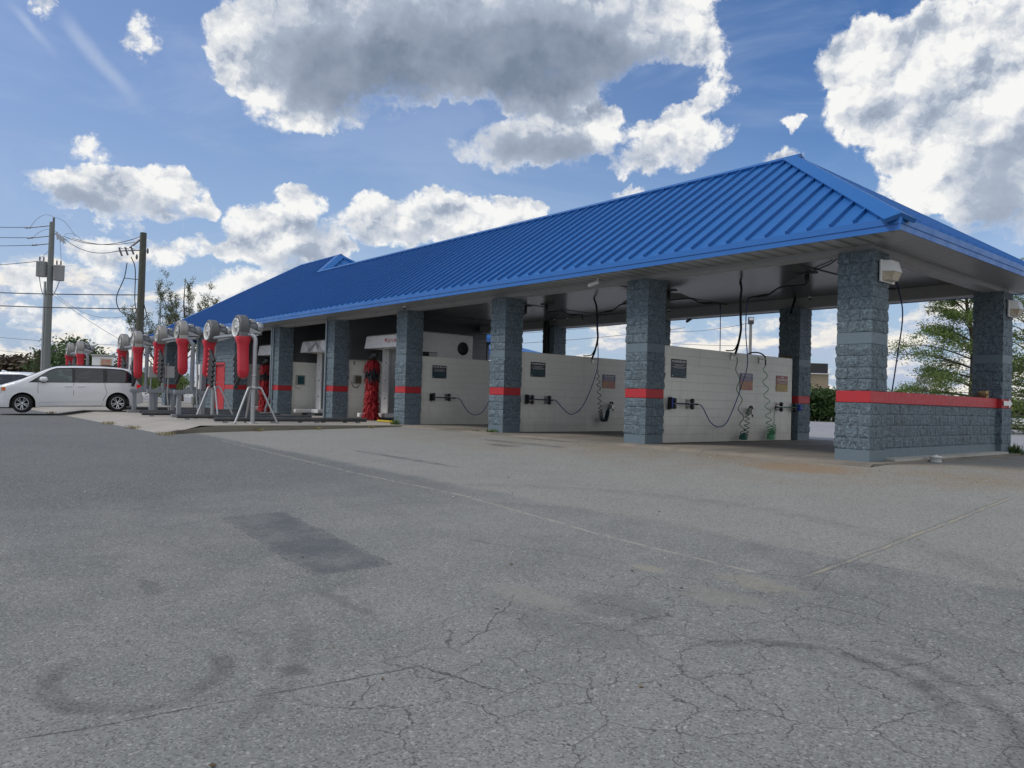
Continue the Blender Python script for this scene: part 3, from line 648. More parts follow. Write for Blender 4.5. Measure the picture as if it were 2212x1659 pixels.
# roof
EZ = 3.945; SL = .67
def rz(d): return EZ + SL*d                       # height after a horizontal run d from the eave
R1, C1 = 4.29, 3.52; R2, C2 = 6.28, 5.51; XL = -41.06; XM = XL + 0.0
x1r = E1 - R1; xm = -28.2; x2r, x2l = -30.19, -34.78
q_ = lambda x, y, d: (x, y, rz(d))
rf = MB()
rf.poly([q_(XL, E0, 0), q_(E1, E0, 0), q_(x1r, C1, R1), q_(xm, C1, R1), q_(x2r, C2, R2), q_(x2l, C2, R2)])
rf.poly([q_(E1, E0, 0), q_(E1, 7.81, 0), q_(x1r, C1, R1)])
rf.poly([q_(E1, 7.81, 0), q_(-23.91, 7.81, 0), q_(xm, C1, R1), q_(x1r, C1, R1)])
rf.poly([q_(-23.91, 7.81, 0), q_(-23.91, 11.79, 0), q_(x2r, C2, R2), q_(xm, C1, R1)])
rf.poly([q_(-23.91, 11.79, 0), q_(XL, 11.79, 0), q_(x2l, C2, R2), q_(x2r, C2, R2)])
rf.poly([q_(XL, 11.79, 0), q_(XL, E0, 0), q_(x2l, C2, R2)])
nf = Vector((0, -SL, 1)).normalized(); ne = Vector((SL, 0, 1)).normalized()
def rib(p, q, nrm, side, h=.068, wd=.014):
    p, q = Vector(p), Vector(q); s_ = Vector(side)*wd; n_ = nrm*h
    rf.add([p-s_, p+s_, q+s_, q-s_, p-s_*.8+n_, p+s_*.8+n_, q+s_*.8+n_, q-s_*.8+n_], [(0, 1, 5, 4), (1, 2, 6, 5), (2, 3, 7, 6), (3, 0, 4, 7), (4, 5, 6, 7)])
x = .435
while x > XL + .1:
    if x > x1r: d = E1 - x
    elif x > xm: d = R1
    elif x > x2r: d = R1 + (xm - x)
    elif x > x2l: d = R2
    else: d = x - XL
    if d > .2: rib((x, E0+.01, rz(.01)), (x, E0+d-.03, rz(d-.03)), nf, (1, 0, 0))
    x -= .405
y = E0 + .3
while y < 7.75:
    d = min(y - E0, 7.81 - y)
    if d > .2: rib((E1-.01, y, rz(.01)), (E1-d+.03, y, rz(d-.03)), ne, (0, 1, 0))
    y += .405
y = 1.9
while y < 11.5:
    d = min(y-E0, 11.79-y); d0 = max(0, (7.81-y) if y > C1 else R1 - 0) if y < 7.81 else 0
    if y > C1 and d-d0 > .1: rib((-23.91-d0-.01, y, rz(d0+.01)), (-23.91-d+.03, y, rz(d-.03)), ne, (0, 1, 0))
    y += .405
sub(rf, 'roof', M_roof)
cap = MB()
def hipcap(p, q, n1, n2, wd=.24, lift=.072):        # folded cap along a hip or ridge, with its turned-down edges
    p, q = Vector(p), Vector(q); t_ = (q-p).normalized(); n1, n2 = Vector(n1), Vector(n2)
    a1 = n1.cross(t_).normalized(); a2 = t_.cross(n2).normalized(); up = (n1+n2).normalized()*lift*1.1
    if a1.dot(n2) > 0: a1 = -a1
    if a2.dot(n1) > 0: a2 = -a2
    k1, k2 = n1*lift, n2*lift
    for r_ in (p, q): pass
    v = [p+up, q+up, q+k1+a1*wd, p+k1+a1*wd, q+k2+a2*wd, p+k2+a2*wd, q+a1*wd, p+a1*wd, q+a2*wd, p+a2*wd, p, q]
    cap.add(v, [(0, 1, 2, 3), (1, 0, 5, 4), (3, 2, 6, 7), (4, 5, 9, 8), (0, 3, 7, 10), (0, 10, 9, 5), (1, 11, 6, 2), (1, 4, 8, 11)])
ne_ = (SL, 0, 1); nw_ = (-SL, 0, 1); nn = (0, SL, 1); ns = (0, -SL, 1); U = lambda v: Vector(v).normalized()
hipcap(q_(E1+.02, E0-.02, -.02), q_(x1r, C1, R1), U(ns), U(ne_)); hipcap(q_(E1, 7.81, 0), q_(x1r, C1, R1), U(nn), U(ne_))
hipcap(q_(x1r+.18, C1, R1), q_(xm-.1, C1, R1), U(ns), U(nn), .16); hipcap(q_(x2r, C2, R2), q_(xm, C1, R1), U(ns), U(ne_), .26)
hipcap(q_(x2r, C2, R2), q_(-23.91, 11.79, 0), U(nn), U(ne_), .2); hipcap(q_(x2r+.15, C2, R2), q_(x2l-.1, C2, R2), U(ns), U(nn), .16); hipcap(q_(x2l, C2, R2), q_(XL, E0, 0), U(ns), U(nw_), .2); hipcap(q_(x2l, C2, R2), q_(XL, 11.79, 0), U(nn), U(nw_), .2)
sub(cap, 'ridge_cap', M_roof)
fa = MB()
def fas(p, q, o):
    p, q, o = Vector(p), Vector(q), Vector(o)
    for z0, z1, th in ((3.742, 3.842, .02), (3.842, 3.950, .034)):
        fa.prism([p+Vector((0, 0, z0)), p+o*th+Vector((0, 0, z0)), p+o*th+Vector((0, 0, z1)), p+Vector((0, 0, z1))], q-p)
fas((XL, E0, 0), (E1, E0, 0), (0, -1, 0)); fas((E1, E0-.034, 0), (E1, 7.81, 0), (1, 0, 0)); fas((E1, 7.81, 0), (-23.91, 7.81, 0), (0, 1, 0)); fas((XL, 11.79, 0), (XL, E0, 0), (-1, 0, 0)); fas((-23.91, 7.81, 0), (-23.91, 11.79, 0), (1, 0, 0)); fas((-23.91, 11.79, 0), (XL, 11.79, 0), (0, 1, 0))
sub(fa, 'fascia', M_fascia)
# conduits running up the pillars
cd = []
for pts, r_ in (([(-24.6-.66, -.06, 3.7), (-24.6-.66, -.06, .75), (-25.5, -.12, .25), (-25.6, -.1, .0)], .045), ([(-24.6-.50, -.06, 3.7), (-24.6-.50, -.06, .0)], .035), ([(-19.68-.57, -.055, 3.72), (-19.68-.57, -.055, .0)], .04),
                ([(-10.44+.3, 6.40, 3.95), (-10.14, 6.40, 2.0)], .03), ([(-4.92-.25, 6.6, 3.95), (-4.92-.25, 6.38, 3.5)], .03), ([(-15.2, 6.38, 3.9), (-15.2, 6.38, 1.9)], .07), ([(-15.05, 6.36, 3.9), (-15.05, 6.36, 1.9)], .06), ([(-34.6, -.08, 3.7), (-34.6, -.08, 0)], .04)):
    sub(MB().tube(pts, r_, 8), 'conduit', M_conduit if pts[0][1] < 1 else M_black)
# ---------------------------------------------------------------- self-service bay fittings
WX = [-S*i - .10 for i in range(6)]                   # bay-side face of each partition wall
def face_mat(name, top, mid, bot, scale=6):
    m, t, b = new_mat(name); P = world_coord(t); n = t.noise(P, scale, 5, .65, 1.2); k = t.mix(t.ramp(n, .35, .65), bot, mid)
    k = t.mix(t.ramp(t.noise(t.vmath('MULTIPLY', P, (1, 2, 3)), 9, 3, .5, 2.0), .5, .6), k, top); t.put(b.inputs['Base Color'], k); b.inputs['Roughness'].default_value = .35; return m
M_fine = pm('fine print', (.42, .43, .45), .5); M_sblk = pm('sign black', (.010, .014, .020), .35, var=.2); M_stxt = pm('sign white print', (.82, .83, .84), .4, var=.05); M_sfoam = face_mat('foam picture print', (.03, .10, .13), (.012, .045, .06), (.008, .018, .028))
M_snavy = pm('sign navy', (.035, .055, .15), .35); M_stri = face_mat('gloss picture print', (.42, .10, .14), (.40, .13, .12), (.45, .30, .05), 3)
M_sred = pm('sign brick red', (.28, .07, .045), .35); M_styre = face_mat('tyre picture print', (.25, .15, .02), (.38, .24, .03), (.48, .33, .06), 4)
def sign(name, label, group, xw, y0, y1, z0, z1, kind):
    x = xw + .004; w_, h_ = y1-y0, z1-z0; ym = (y0+y1)/2; bo = MB().box(x, x+.012, y0, y1, z0, z1, bev=.003)
    hd, pc, tx, ln = MB(), MB(), MB(), MB(); xf = x + .0135; U_, V_ = (0, 1, 0), (0, 0, 1)
    rect = lambda mb, a, b_, c_, d_, xx=xf: mb.quad((xx, y0+a*w_, z0+c_*h_), (xx, y0+b_*w_, z0+c_*h_), (xx, y0+b_*w_, z0+d_*h_), (xx, y0+a*w_, z0+d_*h_))
    if kind == 'foam':
        rect(pc, .04, .96, .05, .47); put_text(tx, 'FOAM BRUSH', (xf, ym, z0+.875*h_), U_, V_, w_*.88, h_*.115)
        for i, (a, b_) in enumerate(((.10, .90), (.24, .76), (.03, .97), (.14, .86))): rect(ln, a, b_, .70-i*.062, .727-i*.062)
        rect(ln, .04, .11, .06, .13, xf+.001); rect(ln, .86, .95, .05, .085, xf+.001); ms = (M_sblk, M_sfoam)
    elif kind == 'tri':
        rect(pc, .0, 1, .0, .52); rect(hd, 0, 1, .52, .80); put_text(tx, 'TRI-GLOSS', (xf, ym, z0+.885*h_), U_, V_, w_*.74, h_*.11)
        for i, (a, b_) in enumerate(((.1, .9), (.14, .86), (.06, .94), (.06, .9))): rect(ln, a, b_, .73-i*.058, .752-i*.058, xf+.001)
        rect(ln, 0, 1, .79, .802, xf+.001); ms = (M_snavy, M_stri)
    else:
        rect(pc, .0, 1, .0, .45); put_text(tx, 'TIRE', (xf, ym, z0+.90*h_), U_, V_, w_*.27, h_*.085); put_text(tx, 'SCRUB BRUSH', (xf, ym, z0+.745*h_), U_, V_, w_*.92, h_*.10)
        for i, (a, b_) in enumerate(((.07, .93), (.1, .9), (.2, .8))): rect(ln, a, b_, .60-i*.055, .62-i*.055, xf+.001)
        ms = (M_sred, M_styre)
    parts = [(bo, ms[0]), (pc, ms[1]), (tx, M_stxt), (ln, M_fine)]
    if hd.v: parts.append((hd, face_mat('gloss panel', (.06, .05, .14), (.08, .06, .16), (.20, .06, .13), 3)))
    o = build_multi(name, parts); return tag(o, label, 'sign', group)
sign('foam_sign', 'black FOAM BRUSH sign in the bay nearest the camera, above the bright blue brush', 'foam brush signs', WX[1], .975, 1.545, 1.512, 1.94, 'foam')
sign('foam_sign', 'black FOAM BRUSH sign on the middle cream wall beside the TRI-GLOSS sign', 'foam brush signs', WX[2], 1.03, 1.59, 1.556, 1.97, 'foam')
sign('foam_sign', 'small black FOAM BRUSH sign on the cream wall below the big white machine box', 'foam brush signs', WX[3], 1.08, 1.65, 1.534, 1.958, 'foam')
sign('gloss_sign', 'pink and yellow TRI-GLOSS sign between the two green coiled hoses', 'gloss signs', WX[1], 3.75, 4.32, 1.31, 1.733, 'tri')
sign('gloss_sign', 'pink and yellow TRI-GLOSS sign partly behind the second pillar from the right', 'gloss signs', WX[2], 3.96, 4.53, 1.324, 1.74, 'tri')
sign('tire_sign', 'orange TIRE SCRUB BRUSH sign at the rear end of the near wall', None, WX[1], 5.45, 6.02, 1.318, 1.742, 'tire')

M_bluep = pm('blue plastic', (.012, .06, .34), .4); M_navy = pm('navy handle', (.018, .020, .085), .4); M_bristle = pm('black bristles', (.006, .006, .007), .85)
M_bhose = pm('blue rubber hose', (.016, .045, .22), .35); M_ghose = pm('dark green hose', (.008, .10, .062), .3); M_lhose = pm('pale green hose', (.10, .34, .17), .3); M_tealh = pm('dark teal hose', (.012, .04, .05), .35); M_rubber = pm('black rubber', (.010, .010, .011), .6)
M_stain = pm('stainless bracket', (.42, .40, .38), .35, .8)
def foam_brush(label, xw, y, z, L, headm, hd=.32):
    t_ = thing('foam_brush', label, 'brush', (xw+.13, y, z), 0, 'foam brushes on the bay walls'); r_ = MB()
    h = MB().box(-.045, .045, .04, .085, -hd*.36, hd*.36, bev=.012); h.tube([(0, .06, 0), (0, .12, 0)], .03, 8); h.build('head', headm, t_)
    rr = random.Random(len(label))
    for k in range(420):
        zz = rr.uniform(-hd*.36, hd*.36); xx = rr.uniform(-.045, .045); d = Vector((xx*.6+rr.uniform(-.012, .012), -.07-rr.random()*.03, zz*.35+rr.uniform(-.02, .02)))
        p = Vector((xx, .045, zz)); e = d.cross(Vector((rr.random(), rr.random(), rr.random()))).normalized()*.0035; r_.add([p-e, p+e, p+d], [(0, 1, 2)])
    r_.box(-.04, .04, -.028, .04, -hd*.34, hd*.34, bev=.015); r_.build('bristles', M_bristle, t_, fixn=False)
    MB().tube([(0, .1, 0), (0, L, -.012)], .016, 8).build('handle', M_navy, t_); MB().tube([(0, L-.14, -.011), (0, L, -.012)], .021, 8).build('grip', M_rubber, t_)
    MB().tube([(0, L, -.012), (0, L+.05, -.012)], .014, 8).build('coupling', M_alu, t_); return t_
def clip(label, xw, y, z, plate=True, grp='wall clips that hold the brushes'):
    t_ = thing('brush_clip', label, 'clip', (xw, y, z), 0, grp)
    if plate: MB().box(.002, .012, -.11, .045, -.115, .115, bev=.003).build('plate', M_stain, t_)
    for s_ in (-1, 1):
        w_ = MB().lathe([(0, .155), (.032, .155), (.054, .14), (.056, .11), (.054, .085), (.03, .075), (0, .075)], (0, 0, s_*.072), (1, 0, 0), 18); o = w_.build('roller', M_rubber, t_)
        MB().lathe([(.012, .002), (.012, .16), (0, .165)], (0, 0, s_*.072), (1, 0, 0), 10).build('axle', M_stain, o)
    return t_
foam_brush('foam brush with bright blue head beside the second pillar from the right', WX[1], .79, .92, 1.07, M_bluep, .36)
foam_brush('foam brush with all-black head on the middle cream wall', WX[2], .80, .925, 1.0, M_black, .33)
foam_brush('foam brush with black head on the wall farthest back, under the small sign', WX[3], .97, .905, 1.0, M_black, .30)
for i, (y0, y1, nm) in enumerate(((.99, 1.657, 'bright blue'), (1.033, 1.682, 'middle wall'), (1.092, 1.714, 'farthest back'))):
    clip('dark roller clip holding the head end of the %s brush handle' % nm, WX[i+1], y0, .915, False); clip('steel roller clip holding the hose end of the %s brush handle' % nm, WX[i+1], y1, .912)
tb = thing('tire_brush', 'tire brush with blue head on a green handle at the end of the near wall', 'brush', (WX[1]+.13, 5.25, .895))
MB().tube([(0, 0, 0), (0, 1.15, .012)], .016, 8).build('handle', M_ghose, tb); MB().box(-.06, .06, 1.13, 1.27, -.075, .085, bev=.03).build('head', M_bluep, tb); MB().tube([(0, .12, 0), (0, 0, 0), (0, -.03, -.05)], .024, 8).build('grip', M_rubber, tb)
clip('steel roller clip near the green tire brush grip', WX[1], 5.55, .905); clip('black roller clip behind the blue tire brush head', WX[1], 6.24, .905, False)
def hose(name, label, pts, m, r_=.011, n=8, cat='hose', grp=None): o = MB().tube(spline(pts, n), r_, 7).build(name, m); return tag(o, label, cat, grp)
def coil(name, label, pts, m, turns, rad0, r_=.010):
    base = spline(pts, 40); L = len(base); out = []
    cum = [0]
    for i in range(1, L):
        f = i/(L-1); cum.append(cum[-1] + interp(turns, f))
    for k in range(int(cum[-1]*12)):
        a = k/12; i = next((j for j in range(1, L) if cum[j] >= a), L-1); f = (a-cum[i-1])/max(cum[i]-cum[i-1], 1e-6); p = base[i-1].lerp(base[i], min(f, 1)); rr = interp(rad0, i/(L-1))
        out.append(p + Vector((math.cos(a*2*math.pi)*rr, math.sin(a*2*math.pi)*rr, 0)))
    return tag(MB().tube([base[0]] + out + [base[-1]], r_, 6).build(name, m), label, 'hose', 'coiled hoses')
X1 = WX[1]+.13
hose('wash_hose', 'blue wash hose sagging from the bright blue foam brush up to the ceiling arm', [(X1, 1.90, .905), (X1, 1.98, .88), (X1, 2.10, .78), (X1, 2.37, .49), (X1, 2.71, .377), (X1, 3.05, .50), (X1+.02, 3.40, 1.03), (X1+.08, 3.55, 1.47), (X1+.18, 3.60, 1.94), (-4.55, 3.25, 2.7), (-4.42, 3.06, 3.3), (-4.36, 3.05, 3.47)], M_bhose, .0125, grp='blue wash hoses')
X2 = WX[2]+.13
hose('wash_hose', 'blue wash hose sagging across the middle cream wall', [(X2, 1.80, .92), (X2, 1.93, .90), (X2, 2.15, .73), (X2, 2.42, .55), (X2, 2.65, .534), (X2, 2.95, .70), (X2, 3.23, 1.09), (X2+.03, 3.45, 1.6), (X2+.06, 3.55, 2.06), (-9.55, 3.3, 2.9), (-9.46, 3.2, 3.42)], M_bhose, .0125, grp='blue wash hoses')
X3 = WX[3]+.13
hose('wash_hose', 'blue wash hose sagging on the wall farthest back, ending behind a pillar', [(X3, 1.98, .91), (X3, 2.15, .86), (X3, 2.4, .55), (X3, 2.65, .37), (X3, 2.9, .345), (X3, 3.2, .52), (X3, 3.5, 1.06), (X3+.05, 3.75, 1.9), (X3+.2, 3.6, 2.9), (-14.3, 3.2, 3.45)], M_bhose, .0125, grp='blue wash hoses')
coil('coiled_hose', 'dark green coiled hose crossing the blue hose and heaped on the floor', [(X1, 3.41, 2.12), (X1, 3.44, 1.7), (X1+.02, 3.52, 1.2), (X1+.03, 3.60, .7), (X1+.03, 3.69, .30), (X1+.03, 3.71, .06)], M_ghose, [(0, .02), (.75, .03), (.88, .06), (.9, .5), (1, .5)], [(0, .0), (.25, .05), (.85, .065), (1, .09)])
coil('coiled_hose', 'dark green coiled hose rising from the heap to the black hand gun', [(X1+.03, 3.76, .08), (X1+.03, 3.85, .30), (X1+.02, 3.89, .55), (X1, 3.93, .75), (X1, 4.0, .87)], M_ghose, [(0, .2), (.2, .06), (.7, .05), (1, .01)], [(0, .08), (.5, .055), (.8, .03), (1, 0)])
coil('coiled_hose', 'pale green coiled hose hanging beside the tire sign, heaped on the floor', [(X1, 4.70, 2.08), (X1, 4.71, 1.6), (X1+.02, 4.80, 1.0), (X1+.03, 4.90, .45), (X1+.03, 4.99, .22), (X1+.03, 5.0, .05)], M_lhose, [(0, .03), (.3, .045), (.7, .08), (.83, .12), (.86, .6), (1, .6)], [(0, .0), (.12, .06), (.6, .075), (1, .105)])
coil('coiled_hose', 'pale green coiled hose climbing from its heap to the green tire brush', [(X1+.03, 5.02, .10), (X1+.03, 5.10, .30), (X1+.02, 5.15, .45), (X1, 5.17, .62), (X1, 5.22, .85)], M_lhose, [(0, .2), (.3, .08), (.6, .015), (1, .003)], [(0, .09), (.35, .07), (.6, .01), (1, 0)])
coil('coiled_hose', 'dark teal coiled hose in a tight loop on the middle cream wall', [(X2, 3.62, 1.85), (X2, 3.66, 1.5), (X2, 3.72, 1.0), (X2, 3.78, .6), (X2, 3.88, .36), (X2, 3.99, .33), (X2, 4.07, .50), (X2, 4.11, .66), (X2, 4.17, .82)], M_tealh, [(0, .05), (.3, .07), (.6, .14), (.75, .22), (.9, .12), (1, .02)], [(0, .0), (.1, .05), (.6, .065), (.85, .06), (1, .0)])
hose('drop_hose', 'black hose arching over the top of the near cream wall', [(WX[1]-.1, 4.22, 2.235), (WX[1]-.02, 4.35, 2.29), (WX[1]+.06, 4.55, 2.285), (WX[1]+.12, 4.69, 2.20), (X1, 4.71, 2.08), (X1, 4.70, 1.98)], M_rubber, .018, grp='black supply hoses')
for i, (xw, lab) in enumerate(((WX[1], 'near'), (WX[2], 'middle'))):
    x = xw+.04
    hose('drop_hose', 'bundle of black supply hoses from the ceiling down to the %s wall top' % lab, [(x+.35, 3.10, 3.93), (x+.25, 3.30, 3.78), (x+.1, 3.50, 3.6), (x+.06, 3.58, 3.1), (x+.04, 3.63, 2.8), (x+.04, 3.52, 2.42), (x+.05, 3.40, 2.20)], M_rubber, .030, grp='black supply hoses')
    hose('drop_hose', 'thin black hose splaying from the hose bundle above the %s wall' % lab, [(x+.28, 3.16, 3.93), (x+.22, 3.36, 3.78), (x+.11, 3.50, 3.58)], M_rubber, .014, grp='black supply hoses')
    hose('drop_hose', 'thin black hose leaving the bundle along the top of the %s wall' % lab, [(x+.04, 3.54, 2.5), (x+.02, 3.40, 2.30), (x, 3.2, 2.262), (x-.02, 3.1, 2.262)], M_rubber, .016, grp='black supply hoses')
def gun_rest(label, xw, y, z):
    t_ = thing('spray_gun', label, 'spray gun', (xw, y, z), 0, 'black hand guns on the walls')
    MB().box(.01, .16, -.05, .05, -.10, .04, bev=.006).build('holster', M_stain, t_); MB().tube([(.13, -.12, .05), (.13, -.09, .10), (.13, -.02, .10), (.13, .03, .03), (.13, .03, -.16)], [.018, .026, .03, .026, .018], 8).build('gun', M_black, t_)
gun_rest('black hand gun on a small steel bracket below the near TRI-GLOSS sign', WX[1], 4.13, .79); gun_rest('black hand gun on the middle wall beside the coiled hose', WX[2], 4.30, .80)
def bracket(label, xw, y, z):
    t_ = thing('hose_bracket', label, 'bracket', (xw, y, z), 0, 'hose brackets'); MB().box(0, .03, -.05, .05, -.08, .08).box(.03, .2, -.02, .02, .02, .04).build('plate', M_stain, t_)
bracket('small steel bracket under the hose bundle on the near wall', WX[1], 3.36, 2.13); bracket('white steel bracket under the arching black hose', WX[1], 4.62, 2.10); bracket('small steel bracket under the hose bundle on the middle wall', WX[2], 3.52, 2.15)
def boom(label, x, y, dirx, L=1.5, ang=0.0):
    t_ = thing('ceiling_boom', label, 'boom', (x, y, 3.95), ang, 'swinging hose booms under the ceiling'); s_ = dirx
    MB().box(-.22, .22, -.07, .07, -.025, -.001).build('mount_plate', M_dark, t_); MB().lathe([(0, -.02), (.045, -.02), (.045, -.23), (.03, -.25), (0, -.25)], (0, 0, 0), (0, 0, 1), 14).build('swivel', M_dark, t_)
    MB().prism([(s_*.05, -.008, -.07), (s_*.05, -.008, -.235), (s_*.62, -.008, -.25), (s_*.62, -.008, -.215), (s_*.36, -.008, -.10)], (0, .016, 0)).build('gusset', pm('boom gusset', (.16, .17, .18), .5), t_)
    MB().tube(spline([(s_*.03, 0, -.265), (s_*.55, 0, -.255), (s_*.72, 0, -.28), (s_*.93, 0, -.39), (s_*1.1, 0, -.42), (s_*1.38, 0, -.43), (s_*1.5, 0, -.46), (s_*1.53, 0, -.60)], 5), .019, 8).build('arm', M_black, t_)
    MB().tube([(s_*1.0, 0, -.412), (s_*1.26, 0, -.427)], .029, 8).build('sleeve', M_rubber, t_)
boom('swinging boom in the nearest bay, arm reaching to the near cream wall', -2.87, 3.05, -1); boom('swinging boom just right of the second pillar, arm reaching to the near wall', -6.95, 3.27, 1, ang=.12)
boom('swinging boom whose end bends down over the middle wall', -7.92, 3.2, -1); boom('swinging boom in the bay left of the third pillar, arm towards the middle wall', -11.69, 3.2, 1, ang=.05); boom('stub of a swinging boom behind the third pillar', -12.7, 3.2, -1)
hose('drop_hose', 'thin dark blue hose hanging straight from the boom by the second pillar', [(-5.42, 3.42, 3.36), (-5.40, 3.42, 2.9), (-5.39, 3.42, 1.6), (-5.38, 3.42, .6)], M_bhose, .011, grp='blue wash hoses')
hose('drop_hose', 'dark hose leaning from the end bay ceiling down behind the low wall', [(-1.0, 3.2, 3.7), (-.75, 3.0, 2.9), (-.55, 2.3, 1.9), (-.42, 1.7, .9)], M_navy, .013, grp='blue wash hoses')
tag(MB().tube([(-2.87, 3.0, 3.92), (-1.9, 2.2, 3.92), (-.62, .62, 3.9)], .016, 8).build('feed_pipe', M_dark), 'thin dark feed pipe under the ceiling from the near boom to the end pillar', 'pipe')
def camera_(label, loc, kind, rz=0):
    t_ = thing('security_camera', label, 'camera', loc, rz, 'security cameras')
    if kind == 'dome': MB().lathe([(0, 0), (.055, 0), (.058, -.05), (.05, -.07)], (0, 0, 0), (0, 0, 1), 18).build('housing', M_white, t_); MB().lathe([(.05, -.055), (.045, -.085), (.025, -.11), (0, -.118)], (0, 0, 0), (0, 0, 1), 16).build('lens_dome', M_black, t_)
    else: MB().tube([(0, 0, 0), (0, .02, -.05), (0, .06, -.09)], .02, 8).build('mount', M_white, t_); MB().tube([(0, -.02, -.085), (0, .24, -.16)], .045, 12).build('housing', M_white if kind == 'white' else M_dark, t_)
camera_('white dome camera on the rear beam by the end bay', (-4.73, 6.6, 4.02-.04), 'dome'); camera_('white dome camera on the rear beam beside the second pillar from the right', (-9.55, 6.58, 3.985), 'dome'); camera_('white dome camera on the rear beam in the middle bay', (-14.2, 6.58, 3.985), 'dome')
camera_('dark bullet camera hanging under the rear eave against the sky', (-9.06, 7.1, 3.757), 'dark', 1.2); camera_('white dome camera under the front soffit by the fourth pillar', (-14.52, -.27, 3.757), 'dome'); camera_('small white bullet camera under the front eave between the two nearest pillars', (-6.17, -.30, 3.757), 'white', 1.9); camera_('white dome camera in the middle of the rear beam', (-14.9, 6.58, 3.985), 'dome')
def lens_mat(): 
    m, t, b = new_mat('stained lamp lens'); P = obj_coord(t); k = t.mix(t.noise(P, 6, 4), (.34, .29, .20), (.50, .44, .33)); k = t.mix(t.ramp(t.noise(t.vmath('MULTIPLY', P, (1, 1, .35)), 7, 5, .6), .52, .68, 0, .8), k, (.22, .08, .025)); t.put(b.inputs['Base Color'], k); b.inputs['Roughness'].default_value = .3; return m
M_lens = lens_mat()
def wall_light(label, x, y, z):
    t_ = thing('wall_light', label, 'wall light', (x, y, z), 0, 'wall lights on the end pillars'); w_ = .46
    MB().box(0, .035, -.02, w_+.05, -.03, .35, bev=.006).build('back_plate', M_white, t_)
    hp = [(.035, 0, .335), (.16, 0, .335), (.225, 0, .14), (.035, 0, .15)]
    hd = MB(); a = [Vector(p) for p in hp]; ins = [Vector((p.x, (w_-.09 if p.x > .1 else w_), p.z)) for p in a]; st = [Vector((p.x, (.09 if p.x > .1 else .0), p.z)) for p in a]
    hd.add(st + ins, [(0, 1, 2, 3), (7, 6, 5, 4), (0, 4, 5, 1), (1, 5, 6, 2), (2, 6, 7, 3)]); hd.build('hood', M_white, t_)
    ln = MB(); st = [Vector(p) for p in ((.035, .012, .148), (.215, .10, .139), (.16, .10, .0), (.035, .012, -.005))]; en = [Vector((p.x, w_-p.y, p.z)) for p in st]; ln.add(st+en, [(0, 1, 2, 3), (7, 6, 5, 4), (0, 4, 5, 1), (1, 5, 6, 2), (2, 6, 7, 3)]); ln.build('lens', M_lens, t_)
wall_light('white wall light with rust-stained lens on the near corner pillar', .035, .19, 3.15); wall_light('white wall light with brown lens on the far right end pillar', .035, 6.62, 3.13)
ar = MB().prism([(.028, LB+.03, 1.075), (.028, LB+.38, 1.075), (.028, LB+.38, 1.02), (.028, LB+.60, 1.125), (.028, LB+.38, 1.235), (.028, LB+.38, 1.18), (.028, LB+.03, 1.18)], (.006, 0, 0)); tag(ar.build('arrow_sign', M_white), 'white arrow pointing right on the red band of the far end pillar', 'sign')
M_wood = pm('weathered wood', (.40, .27, .12), .8, var=.3, vs=12, bump=.3)
sw = MB().box(-.30, -.16, 5.95, 6.12, 1.235, 1.39, bev=.005); tag(sw.build('wood_block', M_wood), 'small raw wood block on top of the low end wall', 'wood block')
ss = MB(); rr = random.Random(3)
for k in range(60):
    p = Vector((rr.uniform(-.32, -.15), rr.uniform(5.68, 5.96), 1.237)); e = Vector((rr.uniform(-.08, .08), rr.uniform(-.12, .12), rr.uniform(.0, .13))); ss.tube([p, p+e], .005, 4)
tag(ss.build('nest', pm('dry twigs', (.14, .085, .04), .9, var=.4)), 'untidy heap of dry twigs beside the wood block on the low wall', 'nest', 'bird nests')
ss = MB()
for k in range(70):
    p = Vector((WX[1]-.1+rr.uniform(-.09, .09), rr.uniform(5.95, 6.30), 2.24)); e = Vector((rr.uniform(-.07, .07), rr.uniform(-.12, .12), rr.uniform(.0, .09))); ss.tube([p, p+e], .005, 4)
tag(ss.build('nest', pm('dry grass', (.20, .13, .05), .9, var=.4)), 'brown twig nest on the rear end of the near cream wall', 'nest', 'bird nests')
jr = thing('plastic_pot', 'small round white plastic pot lying at the foot of the low wall', 'pot', (.33, 1.93, gz(.33, 1.93)+.002)); MB().lathe([(0, 0), (.095, 0), (.10, .01), (.10, .085), (.104, .085), (.104, .11), (.05, .115), (0, .115)], (0, 0, 0), (0, 0, 1), 24).build('pot', M_white, jr); MB().lathe([(.03, .115), (.034, .13), (0, .132)], (0, 0, 0), (0, 0, 1), 12).build('knob', M_white, jr)
M_weed = pm('weed leaves', (.075, .135, .028), .7, var=.45, vs=20); M_straw = pm('dry grass blades', (.28, .24, .12), .8, var=.3, vs=20)
def weed(label, x, y, z, n, h, spread, m, seed, tint='weeds growing from the paving edge'):
    rr = random.Random(seed); mb = MB()
    for k in range(n):
        a = rr.uniform(0, 6.28); r0 = spread*rr.random(); b_ = Vector((x+math.cos(a)*r0, y+math.sin(a)*r0*.6, z)); l = h*rr.uniform(.4, 1); ln = rr.uniform(.1, .8); a2 = rr.uniform(0, 6.28)
        d = Vector((math.cos(a2)*ln, math.sin(a2)*ln, 1)).normalized()*l; s_ = Vector((-d.y, d.x, .01)).normalized()*rr.uniform(.004, .010)
        mb.add([b_-s_*.5, b_+s_*.5, b_+d*.6+s_, b_+d*.6-s_, b_+d+Vector((d.x, d.y, 0))*.35], [(0, 1, 2, 3), (3, 2, 4)])
    tag(mb.build('weed_tuft', m, fixn=False), label, 'weed', tint)
weed('green weed tuft at the foot of the third pillar from the right', -10.15, -.10, -.03, 130, .15, .22, M_weed, 1); weed('low weed sprigs left of the third pillar', -10.75, -.15, -.03, 70, .08, .25, M_weed, 2); weed('feathery green weed at the foot of the fourth pillar', -14.9, -.22, -.03, 130, .26, .22, M_weed, 3)
